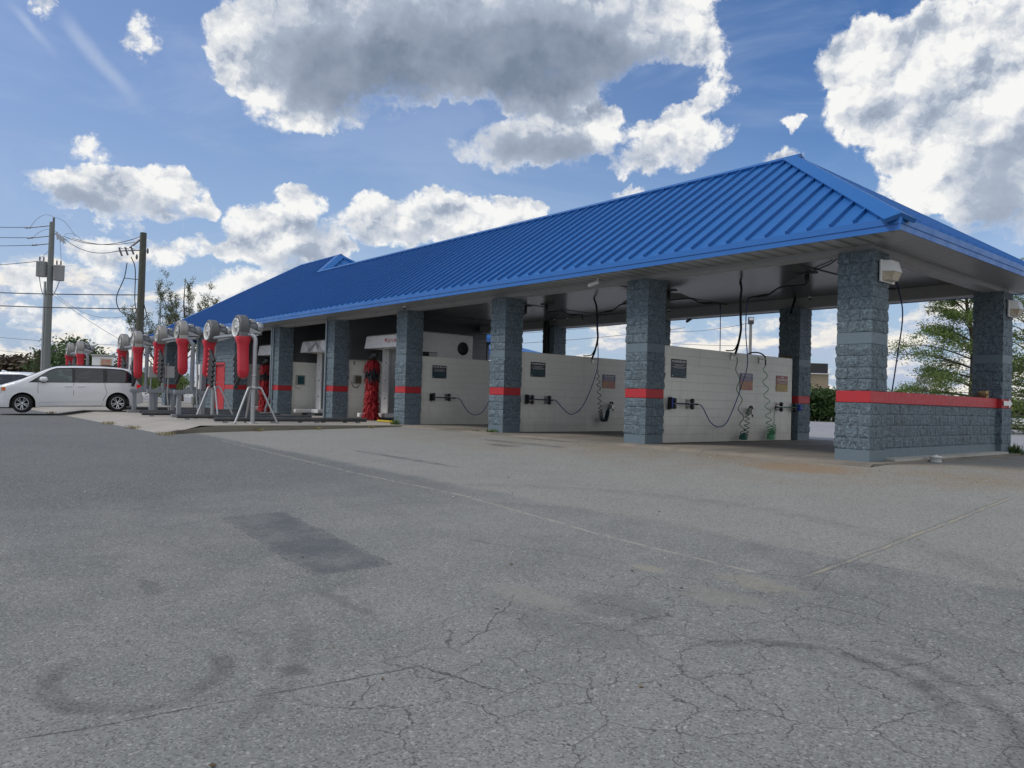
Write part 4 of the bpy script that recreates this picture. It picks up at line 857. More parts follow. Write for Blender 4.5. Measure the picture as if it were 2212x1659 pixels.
weed('grass tuft at the outer foot of the far end pillar', .12, LB+.55, -.03, 140, .30, .2, M_weed, 4)
for k, (px, py, lab) in enumerate(((200, 893, 'under the van beside the front wheel'), (345, 915, 'at the middle of the apron edge'), (400, 924, 'left of the apron corner'), (455, 938, 'at the apron corner'))):
    p = ray_ground(px, py); weed('dry straw-coloured grass tuft on the apron edge ' + lab, p.x, -7.52, gz(p.x, -7.52), 90, .12, .35, M_straw, 20+k)
for k, (yy, lab) in enumerate(((-1.6, 'nearest the pillar'), (-3.3, 'half way along'), (-5.0, 'nearest the dryers'))): weed('scruffy dry grass against the kerb, the clump ' + lab, -14.08, yy, gz(-14.1, yy), 110, .10, .16, M_straw, 30+k)

# ---------------------------------------------------------------- automatic wash machines
M_gwhite = pm('white machine panel', (.74, .74, .73), .3, var=.04, vs=2, dirt=(.4, .39, .36), dirt_amt=.25); M_redfoam = pm('red brush foam', (.33, .010, .016), .8, var=.75, vs=16, bump=.3, bs=30); M_blkfoam = pm('black brush foam', (.020, .020, .026), .85, var=.3); M_logo = pm('red logo print', (.55, .03, .06), .4); M_gprint = pm('grey chevron print', (.50, .49, .51), .4); M_void = pm('machine opening', (.006, .006, .007), .6)
def brush(parent, x, y, seed, rad=.50, z0=.16, z1=2.2):
    rr = random.Random(seed); rd, bk = MB(), MB()
    core = MB().lathe([(0, z0), (.10, z0), (.12, z1-.3), (.05, z1), (0, z1)], (x, y, 0), (0, 0, 1), 10); rd.add(core.v, core.f)
    for k in range(1500):
        f = rr.random(); a = rr.uniform(0, 6.28); dark = .68 < f + rr.uniform(-.035, .035) < .87
        l = rad*interp([(0, .98), (.15, .80), (.6, .72), (.68, .80), (.9, .86), (1, .8)], f)*rr.uniform(.72, 1.08); z = z0 + (z1-z0)*f; rdv = Vector((math.cos(a), math.sin(a), 0)); tg = Vector((-rdv.y, rdv.x, 0))
        o = Vector((x, y, z)) + rdv*.06; out = rr.uniform(.50, .74)*l; drop = rr.uniform(.28, .62)*l + (.10 if f > .9 else 0); m1 = o + rdv*out*.72 + Vector((0, 0, -drop*.18)) + tg*rr.uniform(-.03, .03); e = o + rdv*out*rr.uniform(.85, 1.05) + Vector((0, 0, -drop)) + tg*rr.uniform(-.07, .07); e.z = max(e.z, .012)
        s_ = (tg + Vector((0, 0, rr.uniform(-.5, .5))))*rr.uniform(.014, .024); th = rdv*.004
        (bk if dark else rd).add([o-s_, o+s_, m1+s_*1.2, m1-s_*1.2, e+s_*.75, e-s_*.75], [(0, 1, 2, 3), (3, 2, 4, 5)])
    b_ = rd.build('brush', M_redfoam, parent, fixn=False); bk.build('dark_band', M_blkfoam, b_, fixn=False)
    MB().tube([(x, y, .1), (x, y, 2.35)], .05, 8).build('shaft', M_alu, b_)
    dv = MB().lathe([(0, 0), (.16, 0), (.16, .12), (.11, .14), (.11, .3), (0, .3)], (x, y, 2.2), (0, 0, 1), 14); dv.box(x+.02, x+.36, y-.12, y+.06, 2.27, 2.44, bev=.03); dv.build('motor', M_black, b_)
    return b_
def gantry(label, x0, x1, y0, kind, bx, seed):
    t_ = thing('wash_machine', label, 'wash machine', (0, 0, 0), 0, 'automatic wash machines in the covered bays'); z0, z1, d = 2.62, 3.06, 1.75
    f = MB().prism([(x0, y0, z0), (x0, y0+.08, z1), (x0, y0+d, z1), (x0, y0+d, z0)], (x1-x0, 0, 0)); hd = f.build('header', M_gwhite, t_)
    MB().prism([(x0+.02, y0+.081, z1+.002), (x0+.02, y0+d, z1+.002), (x0+.02, y0+d, z1+.05), (x0+.02, y0+.16, z1+.05)], (x1-x0-.04, 0, 0)).build('top_lip', pm('machine top', (.36, .34, .31), .5), hd)
    nrm = Vector((0, -(z1-z0), .08)).normalized()*.004; at = lambda u, v: Vector((x0+u, y0+.08*v, z0+(z1-z0)*v))+nrm
    if kind == 'logo':
        lg = MB(); put_text(lg, 'ISTOBAL', at(1.99, .50), (1, 0, 0), (0, .18, .98), .86, .125)
        for k in range(2): lg.add([at(1.34+.05*k, .56-.1*k), at(1.40+.05*k, .72-.08*k), at(1.47+.05*k, .74-.08*k), at(1.43+.05*k, .54-.1*k)], [(0, 1, 2, 3)])
        lg.build('lettering', M_logo, hd)
    elif kind == 'chevron':
        lg = MB()
        for a, b_, c_, d_ in ((.25, .75, .78, 1.2), (.95, 1.45, .98, .45), (1.75, 1.2, 1.6, 2.2)): lg.add([at(a, .98), at(b_, .98), at(d_, .02), at(c_, .02)], [(0, 1, 2, 3)])
        lg.build('chevron_print', M_gprint, hd)
    sd_ = MB().box(x1+.002, x1+.03, y0+.10, y0+d+.55, 2.05, z1+.03, bev=.012).box(x1+.03, x1+.045, y0+1.0, y0+1.55, 2.86, 2.98); so_ = sd_.build('side_panel', M_gwhite, t_)
    MB().lathe([(0, .004), (.20, .004), (.21, .015), (.23, .015), (.23, .0)], (x1+.03, y0+d+.12, 2.62), (1, 0, 0), 24).build('fan_opening', M_void, so_)
    MB().box(x1+.031, x1+.034, y0-.0+.12, y0+.80, 2.06, 2.42).build('recess', M_void, so_); MB().box(x1+.034, x1+.036, y0+.46, y0+.80, 2.06, 2.40).build('cover', pm('pale cover', (.5, .5, .5), .5), so_)
    for s_, xx in ((0, x0+.02), (1, x1-.58)):
        c_ = MB().box(xx, xx+.55, y0+.75, y0+1.35, .26, z0, bev=.02); co_ = c_.build('column', M_gwhite, t_); MB().box(xx+.56, xx+.585, y0+.80, y0+1.3, .3, z0-.05).box(xx+.54, xx+.60, y0+.72, y0+.78, .26, z0).build('guide_rail', M_alu, co_)
        mk = MB()
        for zz in (.78, 1.45, 2.1): mk.box(xx+.25, xx+.31, y0+.745, y0+.751, zz, zz+.05)
        mk.build('bolt_cover', M_black, co_)
        ft = MB().box(xx-.05, xx+.75, y0+.5, y0+1.6, .10, .26, bev=.015); ft.build('foot', M_gwhite, t_); MB().box(xx-.06, xx+.12, y0-.2, y0+.5, .10, .25, bev=.02).build('bumper', M_white, t_); MB().box(xx-.3, xx+.9, y0+.3, y0+2.4, .0, .10).build('rail', M_dark, t_)
    if bx: brush(t_, bx, y0+.02, seed)
    return t_
gantry('white wash machine with red ISTOBAL lettering and a red brush', -18.98, -15.45, .85, 'logo', -18.38, 1)
gantry('white wash machine with grey chevron print in the middle covered bay', -24.27, -20.75, .78, 'chevron', None, 2)
gantry('white wash machine farthest left, half hidden behind the first dryer', -28.9, -25.5, .80, 'plain', -27.9, 3)
tag(MB().box(-17.2, -15.5, .42, .50, .0, .07, bev=.02).build('wheel_stop', pm('yellow paint', (.55, .40, .02), .6, dirt=(.2, .16, .06), dirt_amt=.5)), 'yellow wheel stop bar on the floor under the lettered wash machine', 'wheel stop')
def control(label, x, y, z, w_, h_, screen):
    t_ = thing('control_box', label, 'control box', (x, y, z), 0, 'control boxes on the wash bay walls'); bo = MB().box(0, .12, 0, w_, 0, h_, bev=.02).build('case', pm('beige case', (.34, .35, .32), .5), t_)
    MB().box(.121, .126, w_*.22, w_*.9, h_*.1, h_*.9, bev=.002).build('window', screen, t_); MB().tube(spline([(.06, .05, h_), (.05, -.02, h_+.25), (.05, .03, h_+.42)], 6), .010, 6).build('cable', M_black, t_)
    MB().tube(spline([(.06, -.05, .1), (.08, .0, -.08), (.08, w_*.5, -.14), (.06, w_*.8, 0)], 6), .014, 6).build('cable', M_black, t_); MB().box(0, .08, -.01, .08, h_+.38, h_+.52, bev=.01).build('junction', M_alu, t_)
control('grey control box with teal window on the wall behind the second dryer bay', -24.79, .80, 1.26, .43, .43, pm('teal glass', (.02, .075, .085), .15)); control('brown control box with a row of buttons beside the fifth pillar', -19.85, .85, 1.32, .36, .33, pm('brown panel', (.10, .085, .06), .4))

# ---------------------------------------------------------------- blow dryers over the exit lanes
M_drum = pm('grey moulded drum', (.105, .108, .114), .5, var=.08, vs=4, dirt=(.13, .13, .13), dirt_amt=.3); M_drum2 = pm('brushed steel drum', (.30, .29, .275), .42, .3, .08, 5, dirt=(.25, .24, .22), dirt_amt=.3); M_duct = pm('red moulded duct', (.52, .022, .040), .42, var=.08, vs=3, dirt=(.30, .05, .05), dirt_amt=.3); M_tubeblk = pm('black nozzle tube', (.028, .029, .032), .5); M_inlet = pm('spun inlet cone', (.55, .54, .50), .28, .6, .2, 14)
def dryer(label, px, py, zc, s_, stand, drumm, cabinet):
    """s_ = +1: the nozzles point towards -X; -1: mirrored."""
    t_ = thing('blow_dryer', label, 'dryer', (px, py, 0), 0, 'red blow dryers over the exit lanes'); cx, cy = -.45*s_, -.40; Rr, W = .36, .28
    prof = []                                                     # scroll housing in the XZ plane, tangent outlet on the outer side
    for k in range(26): 
        a = math.pi*(-.12 + 1.32*k/25) ; r_ = Rr*(1.0 + .06*math.sin(a)); prof.append((cx + s_*math.cos(a)*r_, zc + math.sin(a)*r_))
    prof = [(cx + s_*.365, zc-.26)] + prof + [(cx - s_*.05, zc-.36), (cx - s_*.0, zc-.30)] if False else [(cx + s_*.36, zc-.27)] + prof + [(cx - s_*.12, zc-.335), (cx + s_*.02, zc-.30)]
    dm = MB(); n = len(prof); rim = .045
    cen = (cx, zc)
    inn = [(cen[0]+(a-cen[0])*.90, cen[1]+(b_-cen[1])*.90) for a, b_ in prof]
    L = [[(a, cy, b_) for a, b_ in inn], [(a, cy+rim*.5, b_) for a, b_ in [(cen[0]+(p[0]-cen[0])*.975, cen[1]+(p[1]-cen[1])*.975) for p in prof]], [(a, cy+rim*1.4, b_) for a, b_ in prof], [(a, cy+W-rim, b_) for a, b_ in prof], [(a, cy+W, b_) for a, b_ in inn]]
    vs = [v for row in L for v in row]; fs = [tuple(range(n)), tuple(range(4*n, 5*n))[::-1]]
    for j in range(4):
        for k in range(n): k2 = (k+1) % n; fs.append((j*n+k, j*n+k2, (j+1)*n+k2, (j+1)*n+k))
    dm.add(vs, fs); ho = dm.build('drum', drumm, t_)
    MB().lathe([(.20, -.001), (.275, -.001), (.282, -.02), (.262, -.034), (.235, -.03), (.215, .0)], (cx, cy, zc), (0, 1, 0), 28).build('inlet_ring', M_white if drumm is M_drum else M_drum2, ho)
    MB().lathe([(.225, -.012), (.19, -.004), (.06, -.003), (.05, -.03), (0, -.04)], (cx, cy, zc), (0, 1, 0), 28).build('inlet_cone', M_inlet, ho)
    bl = MB()
    for k in range(10): a = k*.628; bl.tube([(cx+math.cos(a)*.272, cy-.02, zc+math.sin(a)*.272), (cx+math.cos(a)*.272, cy-.042, zc+math.sin(a)*.272)], .012, 6)
    bl.build('ring_clip', M_dark, ho)
    my = cy + W; mt = MB().lathe([(0, 0), (.12, 0), (.125, .30), (0, .30)], (cx, my+.04, zc+.06), (0, 1, 0), 20)
    for k in range(18): a = k*.349; mt.box(-.004, .004, .0, .26, .12, .14, M=Matrix.Translation((cx, my+.06, zc+.06)) @ Matrix.Rotation(a, 4, 'Y'))
    mo = mt.build('motor', M_grysteel, t_); MB().lathe([(0, .26), (.15, .26), (.155, .30), (.15, .42), (.12, .445), (0, .45)], (cx, my+.04, zc+.06), (0, 1, 0), 20).build('fan_cowl', M_alu if drumm is M_drum else M_grysteel, mo)
    MB().prism([(cx-.15, my, zc-.30), (cx-.15, my+.40, zc-.16), (cx-.15, my+.40, zc-.10), (cx-.15, my, zc+.05)], (.012, 0, 0)).prism([(cx+.138, my, zc-.30), (cx+.138, my+.40, zc-.16), (cx+.138, my+.40, zc-.10), (cx+.138, my, zc+.05)], (.012, 0, 0)).box(cx-.15, cx+.15, my, my+.42, zc-.16, zc-.13).box(cx-.08, cx+.1, my+.08, my+.24, zc+.17, zc+.28, bev=.02).build('motor_bracket', M_alu, mo)
    # red duct: flared collar, long tapered body, rounded toe
    xo = cx + s_*.19; ym = cy + W/2
    secs = [(zc-.25, .0, .185, .195), (zc-.32, .0, .19, .205), (zc-.47, .01, .15, .155), (zc-.49, .01, .145, .15), (zc-.9, .055, .135, .145), (zc-1.22, .095, .125, .15), (zc-1.33, .10, .115, .14), (zc-1.42, .085, .08, .10), (zc-1.46, .06, .03, .04)]
    dv = []; m_ = 16
    for z, off, a, b_ in secs:
        for k in range(m_):
            th = 2*math.pi*k/m_; cs, sn = math.cos(th), math.sin(th); e = .55; fx = math.copysign(abs(cs)**e, cs); fy = math.copysign(abs(sn)**e, sn); dv.append((xo + s_*off + fx*a, ym + fy*b_, z))
    df = [(j*m_+k, j*m_+(k+1) % m_, (j+1)*m_+(k+1) % m_, (j+1)*m_+k) for j in range(len(secs)-1) for k in range(m_)]; df.append(tuple(range((len(secs)-1)*m_, len(secs)*m_)))
    du = MB().add(dv, df, True).build('duct', M_duct, t_)
    for k in range(6):
        f = k/5; z = zc-.52-.80*f; xx = xo + s_*(.02+.085*f) - s_*(.125-.02*f); o = Vector((xx, ym-.02, z)); d = Vector((-s_*.56, -s_*.12, -.86)).normalized()
        MB().tube([o - d*.05 + Vector((s_*.04, 0, 0)), o + d*.07], [.070, .064], 12).tube([o+d*.07, o+d*.085], .066, 12).build('nozzle_socket', M_duct, du)
        nz = MB().tube([o+d*.085, o+d*.50], .058, 12, cap=False); nz.lathe([(.058, 0), (.048, 0), (.048, -.3), (0, -.3)], o+d*.50, d, 12); nz.build('nozzle', M_tubeblk, t_)
    base_z = 0.0
    if stand == 'tripod':
        MB().tube([(0, 0, 0), (0, 0, 2.2)], .062, 12).build('pole', M_alu, t_)
        zt = 1.02
        for k, (dx, dy) in enumerate(((.95*s_*.6, -.55), (.25, .62), (-.85*s_*.6, .45))[:3] if False else ((.30, -.62), (.35, .60), (-.55*s_, .0))):
            MB().tube(spline([(dx*.10, dy*.10, zt), (dx*.26, dy*.26, zt+.005), (dx*.40, dy*.40, zt-.14), (dx, dy, .012)], 6), .031, 8).build('leg', M_alu, t_); 
        MB().lathe([(0, 0), (.13, 0), (.13, .02), (.062, .02)], (0, 0, 0), (0, 0, 1), 14).lathe([(.08, zt-.05), (.085, zt-.05), (.085, zt+.05), (.08, zt+.05)], (0, 0, 0), (0, 0, 1), 14).lathe([(.07, 1.35), (.075, 1.35), (.075, 1.39), (.07, 1.39)], (0, 0, 0), (0, 0, 1), 14).build('collar', M_alu, t_)
        pt = 2.2
    else:
        MB().box(-.065, .065, -.46, -.33, .1, .76, bev=.006).build('post', M_grysteel, t_); MB().box(-.065, .065, .30, .43, .1, .76, bev=.006).build('post', M_grysteel, t_)
        MB().box(-.075, .075, -.56, .52, .78, .90, bev=.006).box(-.10, .10, -.54, -.24, .755, .78).box(-.10, .10, .20, .5, .755, .78).build('cross_beam', M_grysteel, t_); MB().box(-.085, .085, -.62, .58, .0, .10, bev=.006).build('base_beam', M_grysteel, t_)
        MB().prism([(-.012, -.30, .90), (-.012, .30, .90), (-.012, .12, 1.02), (-.012, -.12, 1.02)], (.024, 0, 0)).build('gusset', M_grysteel, t_)
        MB().tube([(0, 0, .9), (0, 0, 2.2)], .070, 12).build('pole', M_grysteel, t_)
    # elbow over to the lane and the header pipe that carries the drum
    MB().tube(spline([(0, 0, 2.2), (0, 0, 2.40), (-s_*.05, -.06, 2.52), (-s_*.2, -.16, zc-.2), (cx, ym, zc-.2)], 6), .066, 10).build('elbow', M_alu if stand == 'tripod' else M_grysteel, t_)
    if stand == 'frame': MB().tube(spline([(.10, .12, 1.9), (.12, .14, 1.2), (.11, .13, .7), (.16, .2, .06)], 6), .03, 8).build('drain_pipe', M_alu, t_)
    if cabinet: MB().box(.07, .26, .03, .32, 1.35, 1.78, bev=.012).build('cabinet', pm('grey cabinet', (.36, .365, .37), .45), t_)
    return t_
DRY = [(-15.43, -4.65, 2.74, 1, 'tripod', M_drum, 0, 'nearest blow dryer with dark grey drum on a tripod, right of the lane'), (-19.2, -4.5, 2.78, -1, 'tripod', M_drum, 0, 'second blow dryer, dark drum on a tripod in front of the red door'),
       (-20.4, -4.8, 2.87, 1, 'frame', M_drum2, 0, 'third blow dryer, on a steel frame stand just left of the tripods'), (-24.35, -4.6, 2.91, -1, 'frame', M_drum2, 1, 'fourth blow dryer, steel drum with nozzles facing right on a frame stand'),
       (-25.3, -4.95, 2.75, 1, 'frame', M_drum2, 1, 'fifth blow dryer, hanging at the tail of the white van'), (-29.05, -4.75, 2.79, -1, 'frame', M_drum2, 0, 'sixth blow dryer, rising behind the rear of the van roof'),
       (-35.6, -4.95, 2.78, 1, 'frame', M_drum2, 1, 'right one of the two far dryers above the middle of the van roof'), (-39.9, -4.75, 2.84, -1, 'frame', M_drum2, 0, 'left one of the two far dryers, beside the white roadside sign')]
for px, py, zc, s_, st, dm_, cb, lb in DRY: dryer(lb, px, py, zc, s_, st, dm_, cb)
for (a, b_, lb) in ((0, 1, 'nearest lane'), (2, 3, 'second lane'), (4, 5, 'lane of the white van'), (6, 7, 'farthest lane')):
    A, B = DRY[a], DRY[b_]; z = (A[2]+B[2])/2-.20
    tag(MB().tube([(A[0]-.45, A[1]-.26, A[2]-.2), (B[0]+.45, B[1]-.26, B[2]-.2)], .05, 10).build('header_pipe', M_grysteel), 'horizontal pipe joining the two dryers over the ' + lb, 'pipe', 'pipes between dryers')
def guide(label, x, y0, y1, m):
    t_ = thing('guide_rail', label, 'guide rail', (x, y0, 0), 0, 'round wheel guide rails on the apron'); L = y1-y0
    MB().tube([(0, 0, .10), (0, L, .10)], .062, 12).build('rail', m, t_)
    for k in range(4): MB().box(-.04, .04, .25+k*(L-.6)/3, .37+k*(L-.6)/3, 0, .05).build('foot', M_grysteel, t_)
M_rail = pm('dark rail paint', (.055, .06, .065), .5, .2, .2, 6, dirt=(.16, .13, .10), dirt_amt=.5)
for x, y0, y1, lb in ((-15.95, -5.55, -.7, 'nearest dark guide rail, in front of the tripod dryer'), (-16.25, -3.9, -1.0, 'short inner guide rail beside the nearest one'), (-18.35, -5.85, -1.9, 'long guide rail left of the nearest lane'), (-18.7, -4.6, -1.3, 'thin-looking guide rail behind the long one'), (-21.05, -6.15, -1.4, 'guide rail at the right of the second lane'), (-23.5, -5.6, -1.2, 'guide rail at the left of the second lane'), (-25.85, -3.4, -1.0, 'guide rail behind the rear bumper of the van'), (-28.5, -5.4, -1.2, 'farthest guide rail, beyond the van')): guide(lb, x, y0, y1, M_rail)
pc = thing('meter_cabinet', 'tall white cabinet door with a latch on the left part of the room wall', 'cabinet', (-33.6, -.02, .95)); MB().box(-.55, .35, -.28, -.02, 0, 1.3, bev=.02).build('case', M_grysteel, pc); dd_ = MB().box(-.53, .15, -.302, -.285, .02, 1.28, bev=.05).build('door', M_white, pc); MB().tube([(.06, -.33, .75), (.06, -.34, .45)], .02, 8).build('handle', M_dark, dd_)
gm_ = thing('gas_meter', 'dull green gas meter with pipes at the foot of the room wall', 'meter', (-33.9, -.35, .0)); MB().box(-.2, .12, -.15, .15, .18, .62, bev=.04).build('body', pm('meter green', (.14, .16, .14), .5), gm_); MB().tube([(-.28, 0, .0), (-.28, 0, .72), (-.1, 0, .72), (-.1, 0, .6)], .035, 8).tube([(.05, 0, .6), (.05, 0, .8), (.25, 0, .8), (.25, 0, .0)], .035, 8).lathe([(.11, 0), (.11, .06), (0, .08)], (-.1, 0, .70), (0, 0, 1), 14).build('pipework', M_grysteel, gm_)

lt = MB(); rr = random.Random(77)
for k in range(420):
    if k % 3: x, y = rr.uniform(-13.5, 7), rr.uniform(-12.4, -.7)
    else: x, y = rr.uniform(-14, 4), rr.gauss(-.75, .35)
    z = gz(x, y) if y < -.62 else (.002 if y > -.38 else -.085*(-.38-y)/.24); s_ = rr.uniform(.006, .022); a = rr.uniform(0, 6.28); n = 5
    pts = [Vector((x+math.cos(a+6.28*q/n)*s_*rr.uniform(.4, 1.4), y+math.sin(a+6.28*q/n)*s_*rr.uniform(.4, 1), z+.004+rr.uniform(0, .008))) for q in range(n)]; lt.poly(pts); lt.add(pts[:2]+[Vector((x, y, z+.001))], [(0, 1, 2)])
def litter_mat():
    m, t, b = new_mat('dry leaf litter and chippings'); P = world_coord(t); k = t.mix(t.ramp(t.noise(P, 3.1, 2), .42, .58), (.09, .06, .03), (.22, .18, .12)); k = t.mix(t.ramp(t.noise(P, 5.7, 2), .58, .64), k, (.6, .59, .56)); t.put(b.inputs['Base Color'], k); b.inputs['Roughness'].default_value = .85; return m
tag(lt.build('ground_litter', litter_mat(), fixn=False), 'scattered dry leaves and pale stone chips on the asphalt', 'litter', kind='stuff')
# ---------------------------------------------------------------- vehicles
def paint(name, c):
    m, t, b = new_mat(name); t.put(b.inputs['Base Color'], t.mix(t.noise(obj_coord(t), 1.3, 4), tuple(v*.93 for v in c), c)); b.inputs['Roughness'].default_value = .22; b.inputs['Coat Weight'].default_value = .8; b.inputs['Coat Roughness'].default_value = .04; return m
M_wpaint = paint('white car paint', (.76, .77, .79)); M_tyre = pm('tyre rubber', (.012, .012, .013), .8); M_rim = pm('alloy rim', (.55, .56, .58), .28, .85, .06); M_well = pm('wheel well', (.006, .006, .006), .9); M_trim = pm('black trim', (.012, .013, .015), .4)
def glassm(name, c, r=.04):
    m, t, b = new_mat(name); P = obj_coord(t); k = t.mix(t.ramp(t.noise(t.vmath('MULTIPLY', P, (1.6, 1, 4)), 1.5, 4, .5, 1.0), .5, .62, 0, .5), c, tuple(v*3.2+.01 for v in c)); t.put(b.inputs['Base Color'], k); b.inputs['Roughness'].default_value = r; b.inputs['Specular IOR Level'].default_value = .7; return m
M_glass = glassm('tinted car glass', (.012, .016, .022)); M_glass2 = glassm('front door glass', (.035, .055, .060)); M_wind = glassm('windscreen glass', (.10, .13, .17))
M_tail, _t, _b = new_mat('lit tail lamp'); _t.put(_b.inputs['Base Color'], (.40, .008, .012, 1)); _b.inputs['Roughness'].default_value = .15; _b.inputs['Emission Color'].default_value = (1, .03, .03, 1); _b.inputs['Emission Strength'].default_value = .18
M_amber = pm('amber lamp', (.62, .16, .03), .15); M_clear = pm('clear lamp', (.55, .58, .60), .08)
def hw(sp, x, z):
    zf = interp(sp['tumble'], z); return sp['W']*interp(sp['plan'], x)*zf
def car_body(sp):
    x0, x1 = sp['top'][0][0], sp['top'][-1][0]; ar = sp['arch']; st = set()
    n = 70
    for i in range(n+1): st.add(round(x0+(x1-x0)*i/n, 4))
    for xc in sp['axles']:
        for i in range(17): st.add(round(xc+ar*math.cos(math.pi*i/16), 4))
        st.add(round(xc-ar-.012, 4)); st.add(round(xc+ar+.012, 4))
    st = sorted(v for v in st if x0 <= v <= x1); rings = []
    for x in st:
        zt = interp(sp['top'], x); zb = interp(sp['bot'], x)
        for xc in sp['axles']:
            if abs(x-xc) <= ar: zb = max(zb, sp['axz'] + math.sqrt(max(ar*ar-(x-xc)**2, 0))*1.0)
        r = min(.13, (zt-zb)*.3); half = []
        for i in range(11): z = zb + (zt-r-zb)*i/10; half.append((hw(sp, x, z), z))
        w0 = half[-1][0]
        for a in (25, 50, 75, 90): half.append((w0 - r*1.5*(1-math.cos(R(a))), zt - r + r*math.sin(R(a))))
        half.append((half[-1][0]*.5, zt+.012))
        rings.append([(x, y, z) for y, z in half] + [(x, 0, zt+.016)] + [(x, -y, z) for y, z in half[::-1]])
    m = len(rings[0]); vs = [v for r_ in rings for v in r_]; fs = []
    for j in range(len(rings)-1):
        for k in range(m-1): fs.append((j*m+k, j*m+k+1, (j+1)*m+k+1, (j+1)*m+k))
    fs.append(tuple(range(m))); fs.append(tuple(range((len(rings)-1)*m, len(rings)*m)))
    for f in (0, (len(rings)-1)*m): pass
    mb = MB().add(vs, fs, True); mb.sm[-1] = mb.sm[-2] = False; return mb
def side_patch(sp, poly, side, off=.004, nx_=14, nz=6):
    """poly: function x -> (z low, z high) between xa and xb"""
    xa, xb, fz = poly; mb = MB(); vs = []
    for i in range(nx_+1):
        x = xa+(xb-xa)*i/nx_; lo, hi = fz(x)
        for j in range(nz+1): z = lo+(hi-lo)*j/nz; vs.append((x, side*(hw(sp, x, z)+off), z))
    return mb.add(vs, [(i*(nz+1)+j, i*(nz+1)+j+1, (i+1)*(nz+1)+j+1, (i+1)*(nz+1)+j) for i in range(nx_) for j in range(nz)], True)
def top_patch(sp, xa, xb, f, off=.008, n=10):
    mb = MB(); vs = []
    for i in range(n+1):
        x = xa+(xb-xa)*i/n; zt = interp(sp['top'], x); w_ = hw(sp, x, zt-.13)*f - .10
        for j in range(9): y = -w_ + 2*w_*j/8; vs.append((x, y, zt + off + .014*(1-abs(y)/w_)))
    return mb.add(vs, [(i*9+j, i*9+j+1, (i+1)*9+j+1, (i+1)*9+j) for i in range(n) for j in range(8)], True)
def wheel(par, x, y, s_, rad, rim, turn=0.0, spokes=10):
    M = Matrix.Translation((x, y, rad)) @ Matrix.Rotation(turn, 4, 'Z'); V3 = lambda mb: setattr(mb, 'v', [tuple(M @ Vector(v)) for v in mb.v]) or mb
    w_ = .11; t_ = MB().lathe([(rim, -w_), (rad*.93, -w_), (rad, -w_*.6), (rad, w_*.6), (rad*.93, w_), (rim+.012, w_*.9), (rim, w_*.7)], (0, 0, 0), (0, s_, 0), 32); o = V3(t_).build('wheel', M_tyre, par)
    r_ = MB().lathe([(rim, -w_), (rim, w_*.72), (rim-.02, w_*.80), (rim-.028, w_*.70), (rim-.03, .0), (rim*.9, -.02)], (0, 0, 0), (0, s_, 0), 32)
    for k in range(spokes):
        a = 2*math.pi*(k + (.18 if k % 2 else -.18))/spokes; ca, sa = math.cos(a), math.sin(a); p = Vector((ca, 0, sa)); q = Vector((-sa, 0, ca)); y0 = s_*w_*.55; y1 = s_*w_*.68
        r_.add([p*.05+q*.016+Vector((0, y0, 0)), p*.05-q*.016+Vector((0, y0, 0)), p*(rim-.02)-q*.013+Vector((0, y1, 0)), p*(rim-.02)+q*.013+Vector((0, y1, 0)), p*.05+q*.016, p*.05-q*.016, p*(rim-.02)-q*.013, p*(rim-.02)+q*.013], [(0, 1, 2, 3), (0, 3, 7, 4), (1, 5, 6, 2), (2, 6, 7, 3)])
    r_.lathe([(.06, 0), (.06, w_*.6), (.03, w_*.7), (0, w_*.7)], (0, 0, 0), (0, s_, 0), 16); V3(r_).build('rim', M_rim, o)
    d_ = MB().lathe([(0, -.03), (rim-.01, -.03)], (0, 0, 0), (0, s_, 0), 24); V3(d_).build('brake_disc', M_well, o)
def strip(sp, pts, side, wd, off=.005):
    mb = MB(); P_ = [(x, z) for x, z in pts]; vs = []
    for i, (x, z) in enumerate(P_):
        a = P_[max(i-1, 0)]; b_ = P_[min(i+1, len(P_)-1)]; dx, dz = b_[0]-a[0], b_[1]-a[1]; L = math.hypot(dx, dz); nx_, nz = -dz/L*wd/2, dx/L*wd/2
        for s_ in (1, -1): xx, zz = x+nx_*s_, z+nz*s_; vs.append((xx, side*(hw(sp, xx, zz)+off), zz))
    return mb.add(vs, [(2*i, 2*i+1, 2*i+3, 2*i+2) for i in range(len(P_)-1)])
VAN = dict(W=.97, arch=.405, axz=.335, axles=(0.0, 3.08), tumble=[(.15, .93), (.35, .985), (.6, 1.0), (.95, 1.0), (1.1, .985), (1.45, .905), (1.75, .82)],
  top=[(-.88, .62), (-.86, .80), (-.80, 1.0), (-.72, 1.16), (-.60, 1.40), (-.50, 1.56), (-.38, 1.64), (-.1, 1.69), (.6, 1.73), (1.4, 1.738), (2.0, 1.71), (2.3, 1.63), (2.8, 1.39), (3.22, 1.175), (3.45, 1.10), (3.75, 1.00), (3.95, .88), (4.02, .70), (4.03, .48)],
  bot=[(-.88, .34), (-.7, .27), (-.4, .22), (3.4, .20), (3.8, .22), (4.03, .30)], plan=[(-.88, .80), (-.75, .89), (-.5, .94), (-.1, .985), (.5, 1), (2.8, 1), (3.3, .97), (3.65, .89), (3.9, .74), (4.03, .56)])
def seams(sp, par, items):
    for side in (1, -1):
        mb = MB()
        for pts in items: s_ = strip(sp, pts, side, .012); n = len(mb.v); mb.add(s_.v, s_.f)
        mb.build('door_gap', M_trim, par, fixn=False)
hx, hy = -.148, -.989
van = thing('minivan', 'white minivan leaving the dryer lane, brake lights on, front wheels turned', 'van', (-27.04, -5.57, .004)); van.rotation_euler = (0, .028, math.atan2(hy, hx))
vb = car_body(VAN).build('body', M_wpaint, van)
MB().box(-.35, 3.45, -.70, .70, .22, .95).box(-.5, 3.6, -.82, .82, .20, .26).build('underbody', M_well, vb)
